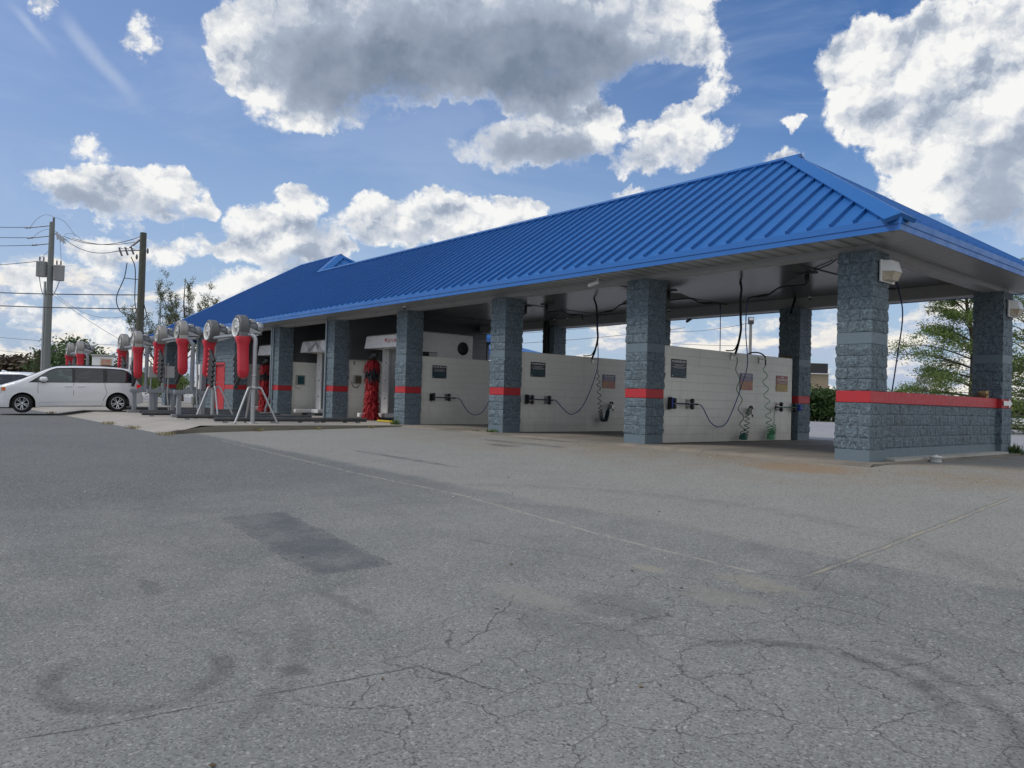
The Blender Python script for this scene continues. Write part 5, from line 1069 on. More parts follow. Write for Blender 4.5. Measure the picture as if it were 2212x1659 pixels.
A_p = lambda x: interp([(1.5, 1.645), (2.05, 1.63), (2.25, 1.545), (2.86, 1.135)], x)
R_p = lambda x: interp([(-.60, 1.16), (-.50, 1.36), (-.36, 1.52), (-.15, 1.60), (.4, 1.645)], x)
for side in (1, -1):
    side_patch(VAN, (-.60, 2.90, lambda x: (1.105, max(1.108, min(interp([(-.62, 1.108), (-.52, 1.36), (-.38, 1.54), (-.15, 1.625), (.4, 1.66), (1.5, 1.665), (2.05, 1.645), (2.25, 1.56), (2.88, 1.112)], x), 2)))), side, .004, 40).build('window_trim', M_trim, vb)
    for nm, xa, xb, fz, m in (('window', 1.52, 2.62, lambda x: (1.125, A_p(x)-.03), M_glass2), ('window', .50, 1.42, lambda x: (1.125, 1.63), M_glass), ('window', -.52, .36, lambda x: (1.125, max(R_p(x)-.03, 1.13)), M_glass)): side_patch(VAN, (xa, xb, fz), side, .008, 20).build(nm, m, vb)
    lt = side_patch(VAN, (-.845, -.66, lambda x: (.80 + (x+.66)*-.1, interp([(-.85, .90), (-.80, 1.03), (-.66, 1.06)], x))), side, .012, 8); lt.build('tail_light', M_tail, vb)
    side_patch(VAN, (3.60, 3.72, lambda x: (.80, .93)), side, .010, 6).build('turn_signal', M_amber, vb); side_patch(VAN, (3.72, 3.98, lambda x: (.74, interp([(3.72, .94), (3.98, .84)], x))), side, .010, 8).build('headlight', M_clear, vb)
    for xx in (1.62, 1.22): MB().tube(spline([(xx-.13, side*.972, .965), (xx, side*1.005, .97), (xx+.13, side*.972, .965)], 5), .016, 8).build('door_handle', M_wpaint, vb)
    mi = MB().box(2.30, 2.56, -.10, .12, 1.13, 1.31, M=Matrix.Translation((0, side*1.08, 0)), bev=.055); mo = mi.build('mirror', M_wpaint, vb); MB().box(2.36, 2.50, side*1.0-.08, side*1.0+.06, 1.10, 1.15, bev=.02).build('mirror_arm', M_trim, mo)
    strip(VAN, [(.42+k*.2, .40) for k in range(12)], side, .035, .012).build('side_moulding', pm('white moulding', (.66, .67, .69), .35), vb, fixn=False)
    MB().tube([(-.1, side*.62, 1.755), (1.9, side*.62, 1.765)], .018, 6).build('roof_rail', M_trim, vb)
    wheel(vb, 0, side*.83, side, .335, .235); wheel(vb, 3.08, side*.83, side, .335, .235, turn=-.30)
arc_ = lambda xc, r, a0, a1: [(xc+r*math.cos(R(a0+(a1-a0)*k/10)), .335+r*math.sin(R(a0+(a1-a0)*k/10))) for k in range(11)]
seams(VAN, vb, ([(2.60, 1.10), (2.61, .80), (2.56, .30)], [(1.47, 1.10), (1.475, .7), (1.49, .30)], [(.44, 1.10), (.44, .95), (.36, .72), (.50, .45), (.52, .28)], [(.52, .235), (1.5, .232), (2.56, .235)], [(-.86, .60), (-.45, .58)]))
for xc in VAN['axles']:
    for side in (1, -1): strip(VAN, arc_(xc, .425, 2, 178), side, .030, .010).build('arch_lip', M_wpaint, vb, fixn=False)
top_patch(VAN, 2.22, 3.16, .98).build('windscreen', M_wind, vb); MB().box(-.9, -.84, -.78, .78, .34, .58, bev=.03).build('rear_bumper', M_wpaint, vb)
top_patch(VAN, -.58, -.74, .98).build('rear_window', M_glass, vb)

SUV = dict(W=.93, arch=.39, axz=.345, axles=(0.0, 2.72), tumble=[(.15, .95), (.4, 1.0), (.95, 1.0), (1.1, .97), (1.65, .80), (1.75, .78)],
  top=[(-.86, .70), (-.84, .95), (-.76, 1.15), (-.60, 1.42), (-.50, 1.58), (-.40, 1.64), (.2, 1.69), (1.0, 1.69), (1.6, 1.62), (2.0, 1.42), (2.45, 1.14), (2.7, 1.07), (3.3, .98), (3.5, .85), (3.55, .6)],
  bot=[(-.86, .38), (-.6, .28), (3.2, .24), (3.55, .32)], plan=[(-.86, .80), (-.7, .9), (-.3, .97), (.2, 1), (2.4, 1), (3.0, .93), (3.4, .76), (3.55, .6)])
suv = thing('white_suv', 'white crossover with a roof fin, its rear showing behind the front of the van', 'car', (-37.0, -8.05, gz(-37, -8.05)), R(52))
sb = car_body(SUV).build('body', M_wpaint, suv); MB().box(-.35, 3.05, -.68, .68, .26, .95).build('underbody', M_well, sb)
for side in (1, -1):
    side_patch(SUV, (-.55, 2.30, lambda x: (1.08, max(1.083, interp([(-.55, 1.12), (-.35, 1.46), (0, 1.55), (1.2, 1.57), (1.7, 1.45), (2.30, 1.085)], x)))), side, .005, 30).build('window', M_glass, sb)
    side_patch(SUV, (-.84, -.50, lambda x: (.93, interp([(-.84, 1.0), (-.5, 1.03)], x))), side, .010, 8).build('tail_light', M_tail, sb); side_patch(SUV, (3.05, 3.42, lambda x: (.74, .86)), side, .010, 8).build('headlight', M_clear, sb)
    wheel(sb, 0, side*.79, side, .345, .23, spokes=5); wheel(sb, 2.72, side*.79, side, .345, .23, spokes=5)
    mi = MB().box(1.95, 2.10, -.09, .09, 1.08, 1.22, M=Matrix.Translation((0, side*1.02, 0)), bev=.04); mi.build('mirror', M_wpaint, sb)
top_patch(SUV, 1.62, 2.42, .98).build('windscreen', M_wind, sb); top_patch(SUV, -.52, -.74, .98).build('rear_window', M_glass, sb); MB().box(-.72, -.38, -.60, .60, 1.63, 1.665, bev=.015).build('spoiler', M_wpaint, sb)
MB().prism([(.05, -.02, 1.70), (-.25, -.02, 1.70), (-.22, -.02, 1.78), (-.12, -.02, 1.77)], (0, .04, 0)).build('roof_fin', M_wpaint, sb); MB().box(3.50, 3.57, -.5, .5, .50, .66, bev=.02).build('grille', M_trim, sb)
again(suv, 'white crossover parked nose towards us beyond the grass at the far right', (-33.4, 122, gz(-33.4, 122)), R(-70))
again(suv, 'white crossover parked side-on at the extreme right edge behind the grass', (-32.6, 126.5, gz(-32, 126)), R(20))
# ---------------------------------------------------------------- surroundings
def site(px, py, depth): return CAMP + (_r*((px-1106)/2212*4032/F) - _u*((py-829.5)/2212*4032/F) + _d)*depth
def strip_sheet(name, m, x0, x1, y0, y1, dz):
    mb = MB(); X = [x0+(x1-x0)*i/40 for i in range(41)]; Y = [y0+(y1-y0)*i/24 for i in range(25)]
    mb.add([(a, b, gz(a, b)+dz) for b in Y for a in X], [(j*41+i, j*41+i+1, (j+1)*41+i+1, (j+1)*41+i) for j in range(24) for i in range(40)], True); return tag(mb.build(name, m, fixn=False), None, kind='structure')
strip_sheet('rear_road', concrete('pale road', (.30, .30, .31), None, (.22, .22, .22), .4), -160, 120, 8.5, 60, .012)
def grassm():
    m, t, b = new_mat('mown grass'); P = world_coord(t); t.put(b.inputs['Base Color'], t.mix(t.noise(P, .5, 6, .7), (.085, .125, .03), (.15, .185, .055))); b.inputs['Roughness'].default_value = .9; return m
strip_sheet('grass_verge', grassm(), -30, 120, 63, 99, .04); strip_sheet('dry_verge', concrete('dry soil', (.26, .22, .14), None, (.12, .13, .05), .6), -160, -30, 60.2, 70, .03)
strip_sheet('road_kerb', concrete('kerb far', (.40, .40, .38)), -30, 120, 61.5, 63, .10)
# wooden and metal utility poles
M_pole1 = pm('weathered metal pole', (.17, .185, .18), .6, .1, .15, 2, dirt=(.10, .11, .10), dirt_amt=.4); M_pole2 = pm('treated timber pole', (.075, .078, .058), .8, var=.35, vs=5, dirt=(.16, .16, .15), dirt_amt=.4); M_trans = pm('transformer grey', (.36, .37, .375), .45, .1, .06, 2, dirt=(.22, .20, .17), dirt_amt=.3); M_cer = pm('insulator', (.10, .10, .11), .3); M_wire = pm('power cable', (.022, .022, .026), .6); M_lwire = pm('aluminium cable', (.16, .165, .18), .5)
p1 = site(113, 480, 55); gz1 = gz(p1.x, p1.y)
pA = thing('utility_pole', 'grey utility pole with two pole-mounted transformers, left edge of the lot', 'utility pole', (p1.x, p1.y, gz1), 0, 'utility poles'); hA = p1.z-gz1
MB().tube([(0, 0, -.3), (0, 0, hA)], [.27, .17], 14).build('pole', M_pole1, pA)
ux = Vector((_r.x, _r.y, 0)).normalized(); dx = Vector((_d.x, _d.y, 0)).normalized(); up = Vector((0, 0, 1))
def L(a, b, c): return ux*a + dx*b + up*c           # across the street, along it, up
MB().tube([L(-.33, -.02, 0), L(-.33, -.02, hA-4.3)], .075, 8).tube([L(-.33, 0, hA-4.3), L(-.25, 0, hA-5.4)], .03, 6).build('riser', M_alu, pA)
for s_, nm in ((-.62, 'left'), (.62, 'right')):
    tr_ = MB().lathe([(0, 0), (.34, 0), (.36, .03), (.36, 1.0), (.38, 1.02), (.38, 1.08), (.1, 1.14), (0, 1.14)], L(s_*1.0, 0, hA-4.05+(.1 if s_ < 0 else -.15)), (0, 0, 1), 22); t_ = tr_.build('transformer', M_trans, pA)
    b_ = MB(); z0 = hA-2.9+(.1 if s_ < 0 else -.15)
    for k in (-.17, .12): b_.lathe([(.05, 0), (.06, .06), (.04, .1), (.06, .16), (.04, .2), (.05, .26), (0, .34)], L(s_+k, 0, z0), (0, 0, 1), 10)
    b_.build('bushing', M_cer, t_); MB().tube([L(s_*.2, 0, z0-.35), L(s_*.6, 0, z0-.35)], .05, 8).tube([L(s_*.2, 0, z0-.95), L(s_*.6, 0, z0-.95)], .05, 8).build('bracket', M_dark, t_)
    MB().tube(sag(L(s_*1.5, 0, z0-.1), L(-.2, 0, hA-5.2), .9, 14), .022, 6).build('lead', M_wire, t_)
ca = MB()
for k in range(3): ca.tube([L(.35+.22*k, 0, hA-.75-.13*k), L(.5+.22*k, -.1, hA-1.25-.13*k)], .055, 8).tube([L(.28+.22*k, 0, hA-.7-.13*k), L(.6+.22*k, 0, hA-1.28-.13*k)], .02, 6)
ca.tube([L(.1, 0, hA-.75), L(1.05, 0, hA-1.25)], .05, 6); ca.build('fuse_cutout', M_trans, pA)
MB().lathe([(.05, 0), (.09, .1), (.05, .16), (.09, .24), (.04, .36), (0, .4)], L(.1, 0, hA), (0, 0, 1), 10).build('pin_insulator', M_cer, pA)
for z, l in ((hA-.25, 1.5), (hA-1.0, 1.35), (hA-1.55, 1.0)):
    ins = MB().lathe([(.03, 0), (.07, .05), (.03, .1), (.07, .15), (.03, .2), (.07, .25), (.03, .3), (.07, .35), (.0, .5)], L(-l, 0, z-.12*l), L(-1, 0, -.08), 8)
    ins.tube([L(-.1, 0, z), L(-l, 0, z-.12*l)], .035, 6); ins.build('strain_insulator', M_cer, pA)
for a, b_, d_ in ((L(-1.6, 0, hA-.45), L(.1, 0, hA+.35), -.5), (L(.1, 0, hA+.35), L(1.7, 0, hA-1.0), -.35), (L(-1.4, 0, hA-1.2), L(.5, 0, hA-.8), -.45), (L(.6, 0, hA-1.3), L(.75, 0, hA-2.7), .0), (L(-.2, 0, hA-2.1), L(-.8, 0, hA-2.7), .0), (L(.9, 0, hA-.9), L(2.2, 0, hA-1.3), -.3)): MB().tube(sag(a, b_, d_, 12), .014, 5).build('jumper_wire', M_lwire, pA)
p2 = site(310, 503, 50); gz2 = gz(p2.x, p2.y); hB = p2.z-gz2
pB = thing('utility_pole', 'dark timber utility pole standing behind the left dryers', 'utility pole', (p2.x, p2.y, gz2), 0, 'utility poles')
MB().tube([(0, 0, -.3), (0, 0, hB)], [.26, .20], 14).build('pole', M_pole2, pB); MB().tube([L(-.34, 0, 0), L(-.34, 0, hB-6.0)], .065, 8).tube([L(-.40, -.1, 0), L(-.40, -.1, hB-6.2)], .03, 6).build('riser', M_alu, pB)
MB().box(-.06, .06, -.06, .06, 0, 1.15, M=Matrix.Translation(L(.18, 0, hB-.12)) @ Matrix.Rotation(R(130), 4, Vector((-dx.x, -dx.y, 0))) ).build('crossarm', M_trans, pB)
ct = MB()
for k in range(3): ct.tube([L(-1.55+.38*k, 0, hB-1.05+.06*k), L(-1.35+.38*k, 0, hB-1.55+.06*k)], .06, 8).tube([L(-1.6+.38*k, 0, hB-1.0), L(-1.25+.38*k, -.05, hB-1.1)], .025, 6)
ct.tube([L(-1.7, 0, hB-1.25), L(-.2, 0, hB-1.15)], .035, 6).tube([L(-.3, 0, hB-.5), L(-.9, 0, hB-1.0)], .025, 6).lathe([(.05, 0), (.08, .15), (.05, .3), (0, .36)], L(.32, 0, hB-1.35), (0, 0, 1), 8).lathe([(.05, 0), (.08, .15), (.05, .3), (0, .36)], L(-.38, 0, hB-1.75), (0, 0, 1), 8); ct.build('fuse_cutout', M_cer, pB)
lp = MB(); lp.tube(spline([L(-1.0, 0, hB-2.0), L(-1.15, 0, hB-3.0), L(-1.6, 0, hB-4.3), L(-1.3, 0, hB-5.2), L(-.5, 0, hB-5.45), L(-.33, 0, hB-5.9)], 8), .030, 6).tube(spline([L(-.75, 0, hB-1.6), L(-.45, 0, hB-2.4), L(-.40, 0, hB-4.4), L(-.25, 0, hB-5.2)], 6), .030, 6).tube(spline([L(.22, 0, hB-4.7), L(.40, 0, hB-5.4), L(.20, 0, hB-5.7)], 6), .03, 6).tube([L(-1.15, 0, hB-3.0), L(0, 0, hB-3.1)], .025, 6); lp.build('cable_loop', M_wire, pB)
def wire(label, a, b, d, r=.012, m=None): return tag(MB().tube(sag(a, b, d, 24), r, 5).build('power_line', m or M_wire), label, 'power line', 'overhead wires')
P1 = lambda a, c: p1 + ux*a + up*c; P2 = lambda a, c: p2 + ux*a + up*c
for i, (py, c0, a0) in enumerate(((486, -.42, -1.9), (503, -1.17, -1.75), (533, -1.70, -1.4), (556, -3.0, -1.1))):
    wire(('top', 'second', 'third', 'lowest')[i] + ' wire running left from the transformer pole', P1(a0 if i < 3 else -.9, c0 if i < 3 else -2.85), site(-260, (468, 487, 515, 575)[i], 60), .25, .022)
wire('upper wire between the two utility poles', P1(.9, -1.0), P2(-.2, -.25), .55, .022); wire('middle wire between the two utility poles', P1(1.5, -1.1), P2(-.3, -.55), .35, .020); wire('lower wire between the two utility poles, ending at the fuse cutouts', P1(1.0, -1.25), P2(-1.7, -1.25), .45, .022)
wire('upper communication cable crossing both poles', site(-60, 630, 52), site(302, 637, 50), .06, .034); wire('lower communication cable crossing both poles', site(-60, 658, 52), site(302, 667, 50), .06, .034)
wire('cable dropping right from the timber pole towards the roof', P2(.2, -6.6), site(520, 668, 46), .2, .020); wire('second cable dropping right from the timber pole behind the tree', P2(.2, -8.0), site(520, 740, 46), .5, .018)
wire('slack service wire between the poles', P1(.1, -4.8), P2(-.4, -5.3), 1.0, .014, M_lwire); wire('guy wire slanting from the first pole to the second', P1(.2, -5.2), P2(-.1, -7.6), .2, .016, M_lwire)
for i, (y0, y1, y2) in enumerate(((712, 683, 20), (719, 698, 0), (740, 722, 0))): wire(('top', 'middle', 'bottom')[i] + ' wire seen through the middle bays', site(1000, y0+6, 70), site(1480, y1-14, 55), .25, .020, M_lwire)
wire('upper wire from the floodlight pole, seen through the near bay', site(1617, 698, 40), site(1380, 709, 55), .35, .013, M_lwire); wire('lower wire from the floodlight pole, seen through the near bay', site(1617, 747, 40), site(1380, 735, 55), .1, .013, M_lwire)
for i, (y0, y1, d0, d1) in enumerate(((849, 846, 140, 160), (820, 836, 130, 150), (792, 800, 120, 140))): wire('faint far wire low over the road at left, number one higher than the tree line' if False else ('lowest', 'middle', 'highest')[i] + ' of the faint far wires behind the dryers', site(-50, y0-68, d0), site(470, y1-52, d1), .6, .03, M_lwire)
fp = site(1622, 686, 40); fl = thing('floodlight_pole', 'thin grey pole with a square floodlight, seen through the nearest bay', 'light pole', (fp.x, fp.y, gz(fp.x, fp.y))); hh = fp.z-gz(fp.x, fp.y)
MB().tube([(0, 0, 0), (0, 0, hh-.3)], [.09, .075], 10).build('pole', pm('grey pole', (.22, .22, .215), .6), fl); fm = Matrix.Translation((0, 0, hh-.15)) @ Matrix.Rotation(YAW*-1, 4, 'Z')
fo = MB().box(-.14, .14, -.10, .05, -.20, .17, M=fm, bev=.015).build('floodlight', M_dark, fl); MB().box(-.11, .11, -.106, -.101, -.0, .14, M=fm).build('lens', M_white, fo)
def lamp_post(label, px, py, dep, arm=1):
    p = site(px, py, dep); g_ = gz(p.x, p.y); t_ = thing('street_lamp', label, 'street lamp', (p.x, p.y, g_), 0, 'street lamps'); h_ = p.z-g_
    MB().tube([(0, 0, 0), (0, 0, h_)], [.10, .07], 8).build('pole', M_dark, t_); MB().box(-.1, .75, -.15, .15, -.05, .06, M=Matrix.Translation((0, 0, h_)) @ Matrix.Rotation(math.atan2(ux.y, ux.x), 4, 'Z') @ Matrix.Rotation(R(-20*arm), 4, 'Y')).build('lamp_head', M_dark, t_)
lamp_post('street lamp in front of the brown tree line at far left', 106, 763, 75); lamp_post('street lamp in front of the trees at far right', 2183, 800, 70); lamp_post('small far street lamp rising just above the low end wall', 1938, 851, 130)
# roadside signs
cv = site(217, 770, 88); cs = thing('roadside_sign', 'white roadside sign with red CVS letters above the van roof', 'sign', (cv.x, cv.y, gz(cv.x, cv.y)), math.atan2(ux.y, ux.x)); hh = cv.z-gz(cv.x, cv.y); yb = -.25
MB().box(-.85, 1.5, -.2, .2, .0, hh, bev=.02).build('cabinet', M_white, cs); MB().box(-.95, 1.6, -.3, .3, hh+.01, hh+.22, bev=.04).build('cap', pm('grey cap', (.30, .29, .27), .7), cs)
so_ = MB().box(.15, 1.45, -.26, -.205, hh-1.35, hh-.25).build('sign_face', pm('tan sign face', (.40, .33, .24), .6), cs); put_text(MB(), 'CVS', (.80, -.265, hh-.58), (1, 0, 0), up, .95, .42).build('lettering', pm('red sign letters', (.50, .04, .05), .5), so_, fixn=False); MB().box(.3, 1.3, -.268, -.262, hh-1.02, hh-.92).box(.3, 1.3, -.268, -.262, hh-1.22, hh-1.12).build('small_print', pm('maroon print', (.25, .08, .06), .5), so_)
ds = site(928, 1, 1) if False else site(505, 601, 60); q = site(508, 597, 62); zt = site(508, 590, 62)
dsn = thing('pole_sign', 'boxy white and grey sign on a red post between the dryers', 'sign', (q.x, q.y, gz(q.x, q.y)), 0) if False else None
q = site(514, 0, 60)
q2 = site(282, 778, 62); g2 = gz(q2.x, q2.y); zt2 = q2.z
ps = thing('pole_sign', 'white sign with a dark side on a thin red post beside the timber pole', 'sign', (q2.x, q2.y, g2), math.atan2(ux.y, ux.x)-.5); MB().tube([(0, 0, 0), (0, 0, zt2-g2-1.4)], .09, 8).build('post', M_red, ps); MB().box(-.45, -.02, -.35, .35, zt2-g2-1.5, zt2-g2+.2, bev=.03).build('dark_side', M_dark, ps); MB().box(0, .5, -.3, .3, zt2-g2-1.45, zt2-g2+.15, bev=.02).build('panel', M_white, ps)
# buildings behind
b0 = site(1792, 790, 95); bb = thing('brick_building', 'tan brick building with a black flat roof band seen through the nearest bay', 'building', (b0.x, b0.y, gz(b0.x, b0.y)), math.atan2(ux.y, ux.x)); hh = b0.z-gz(b0.x, b0.y)
M_tan = pm('tan brick', (.36, .29, .20), .8, var=.15, vs=2); MB().box(-16, -.1, 0, 12, 0, hh-1.0).build('wall', M_tan, bb); MB().box(-16.2, -.25, -.15, 12.1, hh-.98, hh+.25).build('roof_band', pm('charcoal roof band', (.035, .035, .04), .7), bb); MB().box(-16.1, .1, -.2, 12.15, hh-1.1, hh-.985).build('cornice', M_white, bb)
MB().box(-14, 2.6, -4.5, -.3, 2.62, 2.95).build('canopy', pm('dark canopy', (.02, .018, .018), .7), bb); M_bpost = pm('brown post', (.10, .07, .05), .7); MB().box(2.2, 2.45, -4.3, -4.05, 0, 2.6).build('canopy_post', M_bpost, bb); MB().box(-6, -5.75, -4.3, -4.05, 0, 2.6).build('canopy_post', M_bpost, bb); MB().box(-5, -2.4, -.06, -.004, hh-2.0, hh-1.5).build('window', M_glass, bb)
vc = thing('vacuum_canopy', 'small shelter with a blue metal roof standing behind the wash bays', 'shelter', (-33.2, 17.2, gz(-33, 17)))
MB().box(-7, .6, -.4, 5, 3.9, 4.25, bev=.02).build('fascia', M_fascia, vc); rp = MB().add([(-7, -.45, 4.25), (.65, -.45, 4.25), (.65, 5.05, 4.25), (-7, 5.05, 4.25), (-4.5, 2.3, 5.1), (-1.9, 2.3, 5.1)], [(0, 1, 5, 4), (1, 2, 5), (2, 3, 4, 5), (3, 0, 4)]); rp.build('roof', M_roof, vc)
for xx in (-6.6, .1): MB().box(xx, xx+.3, .1, .4, 0, 3.9).build('post', M_beam, vc); MB().box(xx, xx+.3, 4.3, 4.6, 0, 3.9).build('post', M_beam, vc)
fb = thing('far_building', 'low far building with a pale wall and grey roof behind the wash machine', 'building', (-52, 33, gz(-52, 33)), .3); MB().box(-8, 9, 0, 6, 0, 4.6).build('wall', pm('pale render', (.48, .48, .46), .7), fb); MB().box(-8.3, 9.3, -.3, 6.3, 4.6, 4.85).build('roof', M_white, fb); MB().box(-2, 1, -.05, -.004, 1.5, 3.2).build('window', M_glass, fb)
fb2 = thing('far_building', 'small white building with a chimney low behind the van roof', 'building', (site(310, 800, 120).x, site(310, 800, 120).y, -.4), math.atan2(ux.y, ux.x)); MB().box(-2.2, 8, 0, 5, 0, 2.6).build('wall', M_white, fb2); MB().box(-2.4, 8.2, -.2, 5.2, 2.6, 2.75).build('roof', M_dark, fb2); MB().box(-1.6, -.6, 1, 2, 2.75, 4.0).build('chimney', M_beam, fb2)
# ---------------------------------------------------------------- trees
def leafm(name, a, b_, tr=.25):
    m, t, b = new_mat(name); P = world_coord(t); n = t.noise(P, .9, 3, .6); n2 = t.noise(P, 9, 2); k = t.mix(t.ramp(n, .35, .65), a, b_); k = t.mix(t.ramp(n2, .4, .65, 0, .5), k, tuple(v*1.6 for v in b_)); t.put(b.inputs['Base Color'], k); b.inputs['Roughness'].default_value = .6
    tl = t.node('ShaderNodeBsdfTranslucent'); t.l.new(k, tl.inputs[0]); mx = t.node('ShaderNodeMixShader'); mx.inputs[0].default_value = tr; t.l.new(b.outputs[0], mx.inputs[1]); t.l.new(tl.outputs[0], mx.inputs[2]); t.l.new(mx.outputs[0], next(n_ for n_ in t.n if n_.type == 'OUTPUT_MATERIAL').inputs[0]); return m
M_bark = pm('bark', (.065, .052, .04), .9, var=.35, vs=8, bump=.4, bs=30); M_lf1 = leafm('spring leaves', (.075, .120, .026), (.145, .205, .050), .4); M_lf2 = leafm('grey-green young leaves', (.07, .088, .042), (.15, .175, .09), .35); M_lf3 = leafm('dense green leaves', (.022, .052, .014), (.055, .10, .024)); M_lf4 = leafm('brown bare twigs', (.045, .034, .022), (.085, .062, .038))
def leaves(mb, c, n, sx, sz, size, rr, flat=.3):
    for _ in range(n):
        d = Vector((rr.gauss(0, 1), rr.gauss(0, 1), rr.gauss(0, 1))); p = c + Vector((d.x*sx, d.y*sx, d.z*sz)); a = Vector((rr.uniform(-1, 1), rr.uniform(-1, 1), rr.uniform(-flat, flat)))
        if a.length < .1: continue
        a = a.normalized()*size*rr.uniform(.6, 1.4); b_ = a.cross(Vector((rr.uniform(-1, 1), rr.uniform(-1, 1), rr.uniform(-1, 1))))
        if b_.length < 1e-4: continue
        b_ = b_.normalized()*size*.45; mb.add([p-a, p-b_, p+a, p+b_], [(0, 1, 2, 3)])
def tree(label, base, h, rad, style, lm, seed, size=.10, dens=1.0, grp='trees around the lot', trunk_r=None, name='leafy_tree'):
    rr = random.Random(seed); t_ = thing(name, label, 'tree', base, 0, grp); tk, cr = MB(), MB(); tr_ = trunk_r or h*.022
    wob = [Vector((rr.uniform(-.02, .02)*h, rr.uniform(-.02, .02)*h, h*f)) for f in (0, .25, .5, .75, .97)]; wob[0] = Vector((0, 0, -.1)); sp = spline(wob, 5)
    tk.tube(sp, [tr_*(1-.88*i/(len(sp)-1)) for i in range(len(sp))], 8)
    def onT(f): return sp[min(int(f*(len(sp)-1)), len(sp)-1)]
    if style == 'layered':        # conical, many fine spreading limbs with leaf sprays along their outer half
        for k in range(int(64)):
            f = .08 + .90*(k/64); o = onT(f); a = k*2.4 + rr.uniform(-.4, .4); l = rad*(1.05-f)**.75*rr.uniform(.75, 1.1); d = Vector((math.cos(a), math.sin(a), 0)); rise = interp([(0, -.10), (.3, .15), (1, .8)], f)*l
            pts = spline([o, o+d*l*.35+up*rise*.55, o+d*l*.7+up*rise*.85, o+d*l+up*rise*.8], 4); tk.tube(pts, [tr_*.30*(1-f*.6)*(1-.85*i/(len(pts)-1)) for i in range(len(pts))], 5)
            for j in range(13):
                g = .30+.7*rr.random(); q0 = pts[min(int(g*(len(pts)-1)), len(pts)-1)]; side = d.cross(up)*rr.choice((-1, 1)); e = q0 + (side*rr.uniform(.3, 1) + d*rr.uniform(.2, .9) + up*rr.uniform(-.4, .55))*l*.26; tk.tube([q0, (q0+e)/2+up*.03*l, e], [.012, .009, .005], 3, cap=False)
                for u_ in (.45, .75, 1.0):
                    if rr.random() < dens*interp([(0, .45), (.35, .75), (1, 1)], f): leaves(cr, q0.lerp(e, u_), int(12*dens), l*.05+.07, .12, size*.85, rr, .7)
    elif style == 'upright':      # vase of upright shoots with small leaves
        for k in range(17):
            o = onT(rr.uniform(.22, .6)); a = k*2.4; l = h*rr.uniform(.38, .62); sp_ = rad*rr.uniform(.35, 1.0); d = Vector((math.cos(a), math.sin(a), 0)); e = Vector((d.x*sp_, d.y*sp_, min(o.z + l, h*1.02)*rr.uniform(.86, 1)))
            pts = spline([o, o+(e-o)*.35+d*sp_*.15, o+(e-o)*.7+d*sp_*.08, e], 5); tk.tube(pts, [.05*(1-.85*i/(len(pts)-1)) for i in range(len(pts))], 5)
            for j in range(16):
                g = rr.uniform(.25, 1); q0 = pts[int(g*(len(pts)-1))]; e2 = q0 + Vector((rr.uniform(-.5, .5), rr.uniform(-.5, .5), rr.uniform(.2, .9)))*rr.uniform(.5, 1.0); tk.tube([q0, e2], [.013, .006], 3, cap=False)
                for u_ in (.3, .6, .8, 1.0): leaves(cr, q0.lerp(e2, u_), int(9*dens), .09, .10, size*.72, rr, .8)
    else:                         # round crown of leaf clumps
        n = int(60*dens)
        for k in range(n):
            a = rr.uniform(0, 6.28); u_ = rr.uniform(-.8, 1); r_ = math.sqrt(max(1-u_*u_, 0))*rad*rr.uniform(.45, 1.0); c = Vector((math.cos(a)*r_, math.sin(a)*r_, h*(.60+.36*u_*rr.uniform(.7, 1.05)))); o = onT(rr.uniform(.25, .7)); tk.tube([o, (o+c)/2+up*.1*h*.3, c], [tr_*.28, tr_*.16, tr_*.05], 4, cap=False)
            leaves(cr, c, 34, rad*.17, rad*.13, size, rr, .6)
    tk.build('trunk', M_bark, t_, fixn=False); cr.build('crown', lm, t_, fixn=False); return t_
def at(px, depth): p = site(px, 890, depth); return (p.x, p.y, gz(p.x, p.y))
tree('tall spreading tree with layered spring branches behind the low end wall', at(2092, 44), 10.5, 5.1, 'layered', M_lf1, 5, .088, 1.45, trunk_r=.24)
tree('spreading tree with bare lower branches at the right edge of the picture', at(2235, 50), 11.5, 6.0, 'layered', M_lf1, 6, .08, .6, trunk_r=.24)
tree('small bare-branched tree below the tall one, above the low wall', at(2010, 66), 5.2, 2.8, 'layered', M_lf2, 7, .08, .5, trunk_r=.09)
tree('small far tree just right of the near pillar above the red wall', at(1925, 120), 4.6, 3.0, 'round', M_lf1, 8, .28, .8); tree('second small far tree above the red wall, half under the tall tree', at(1965, 112), 4.9, 3.4, 'round', M_lf1, 9, .26, .8)
tree('sparse young tree with upright shoots left of the blue roof', at(392, 62), 10.4, 4.6, 'upright', M_lf2, 10, .095, .95, trunk_r=.16); tree('slimmer sparse tree beside the timber pole', at(336, 64), 8.6, 3.4, 'upright', M_lf2, 11, .09, .9, trunk_r=.11)
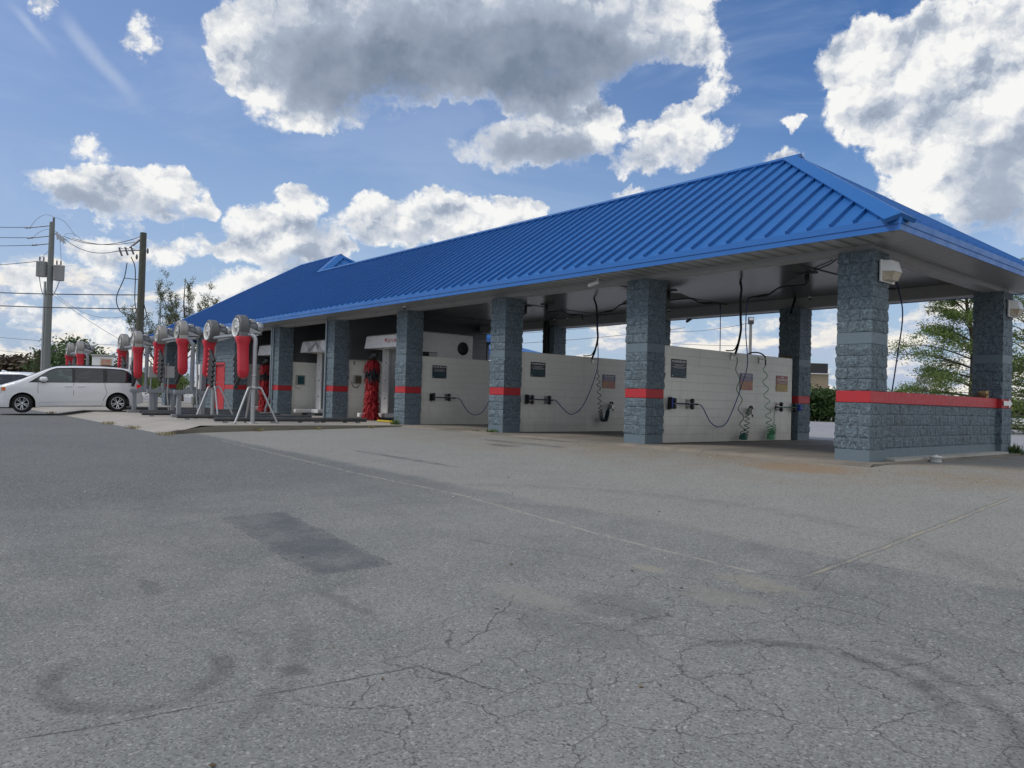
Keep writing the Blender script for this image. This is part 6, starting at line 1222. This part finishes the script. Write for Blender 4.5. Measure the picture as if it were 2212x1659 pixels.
for k, (px, dp, h_, r_, lb) in enumerate(((150, 98, 7.2, 4.0, 'full green tree between the transformer pole and the roadside sign'), (182, 95, 6.5, 3.4, 'dense green tree behind the roadside sign'), (115, 110, 5.6, 3.6, 'dense green tree right behind the transformer pole'), (205, 100, 5.0, 2.6, 'low dense green tree right of the roadside sign'))): tree(lb, at(px, dp), h_, r_, 'round', M_lf3, 40+k, .26, 1.1)
tree('thin bare tree left of the transformer pole', at(82, 95), 5.6, 2.0, 'layered', M_lf4, 50, .05, .25, trunk_r=.08); tree('low scrubby bush behind the van roof', at(365, 85), 2.7, 1.8, 'layered', M_lf2, 51, .09, .6, trunk_r=.05); tree('leafy shrub behind the frame stands, left of the dark pillar', at(355, 52), 2.6, 1.6, 'round', M_lf1, 52, .10, .9); tree('scrubby shrub behind the tail of the van', at(325, 54), 2.1, 1.4, 'round', M_lf2, 53, .09, .8)
def hedge(label, a, b, h, dpt, lm, seed, size, n, cat='hedge', name='hedge'):
    rr = random.Random(seed); mb = MB(); a, b = Vector(a), Vector(b); nrm = (b-a).cross(up).normalized(); core = MB()
    for k in range(n):
        f = rr.random(); c = a.lerp(b, f) + nrm*rr.uniform(-.5, .5)*dpt; hh = h*(.78+.3*noise.noise(Vector((f*9, seed, 0)))+.16*noise.noise(Vector((f*33, seed, 2)))); c.z += rr.random()**.6*hh; leaves(mb, c, 20, h*.09, h*.07, size, rr, .6)
    return tag(mb.build(name, lm, fixn=False), label, cat)
hedge('big dark green hedge behind the nearest bay, below the tan building', at(1690, 76), at(1835, 80), 3.9, 2.5, M_lf3, 1, .24, 520); hedge('long brown leafless tree line at the far left edge', at(-260, 125), at(108, 118), 6.2, 5, M_lf4, 2, .45, 700, 'tree line', 'tree_line')
hedge('dark shrub row behind the parked cars at far right', at(2150, 150), at(2420, 145), 5.5, 3, M_lf2, 3, .4, 420)
hedge('low far shrubs glimpsed behind the dryers at left', at(330, 130), at(520, 135), 2.6, 3, M_lf3, 4, .35, 200)
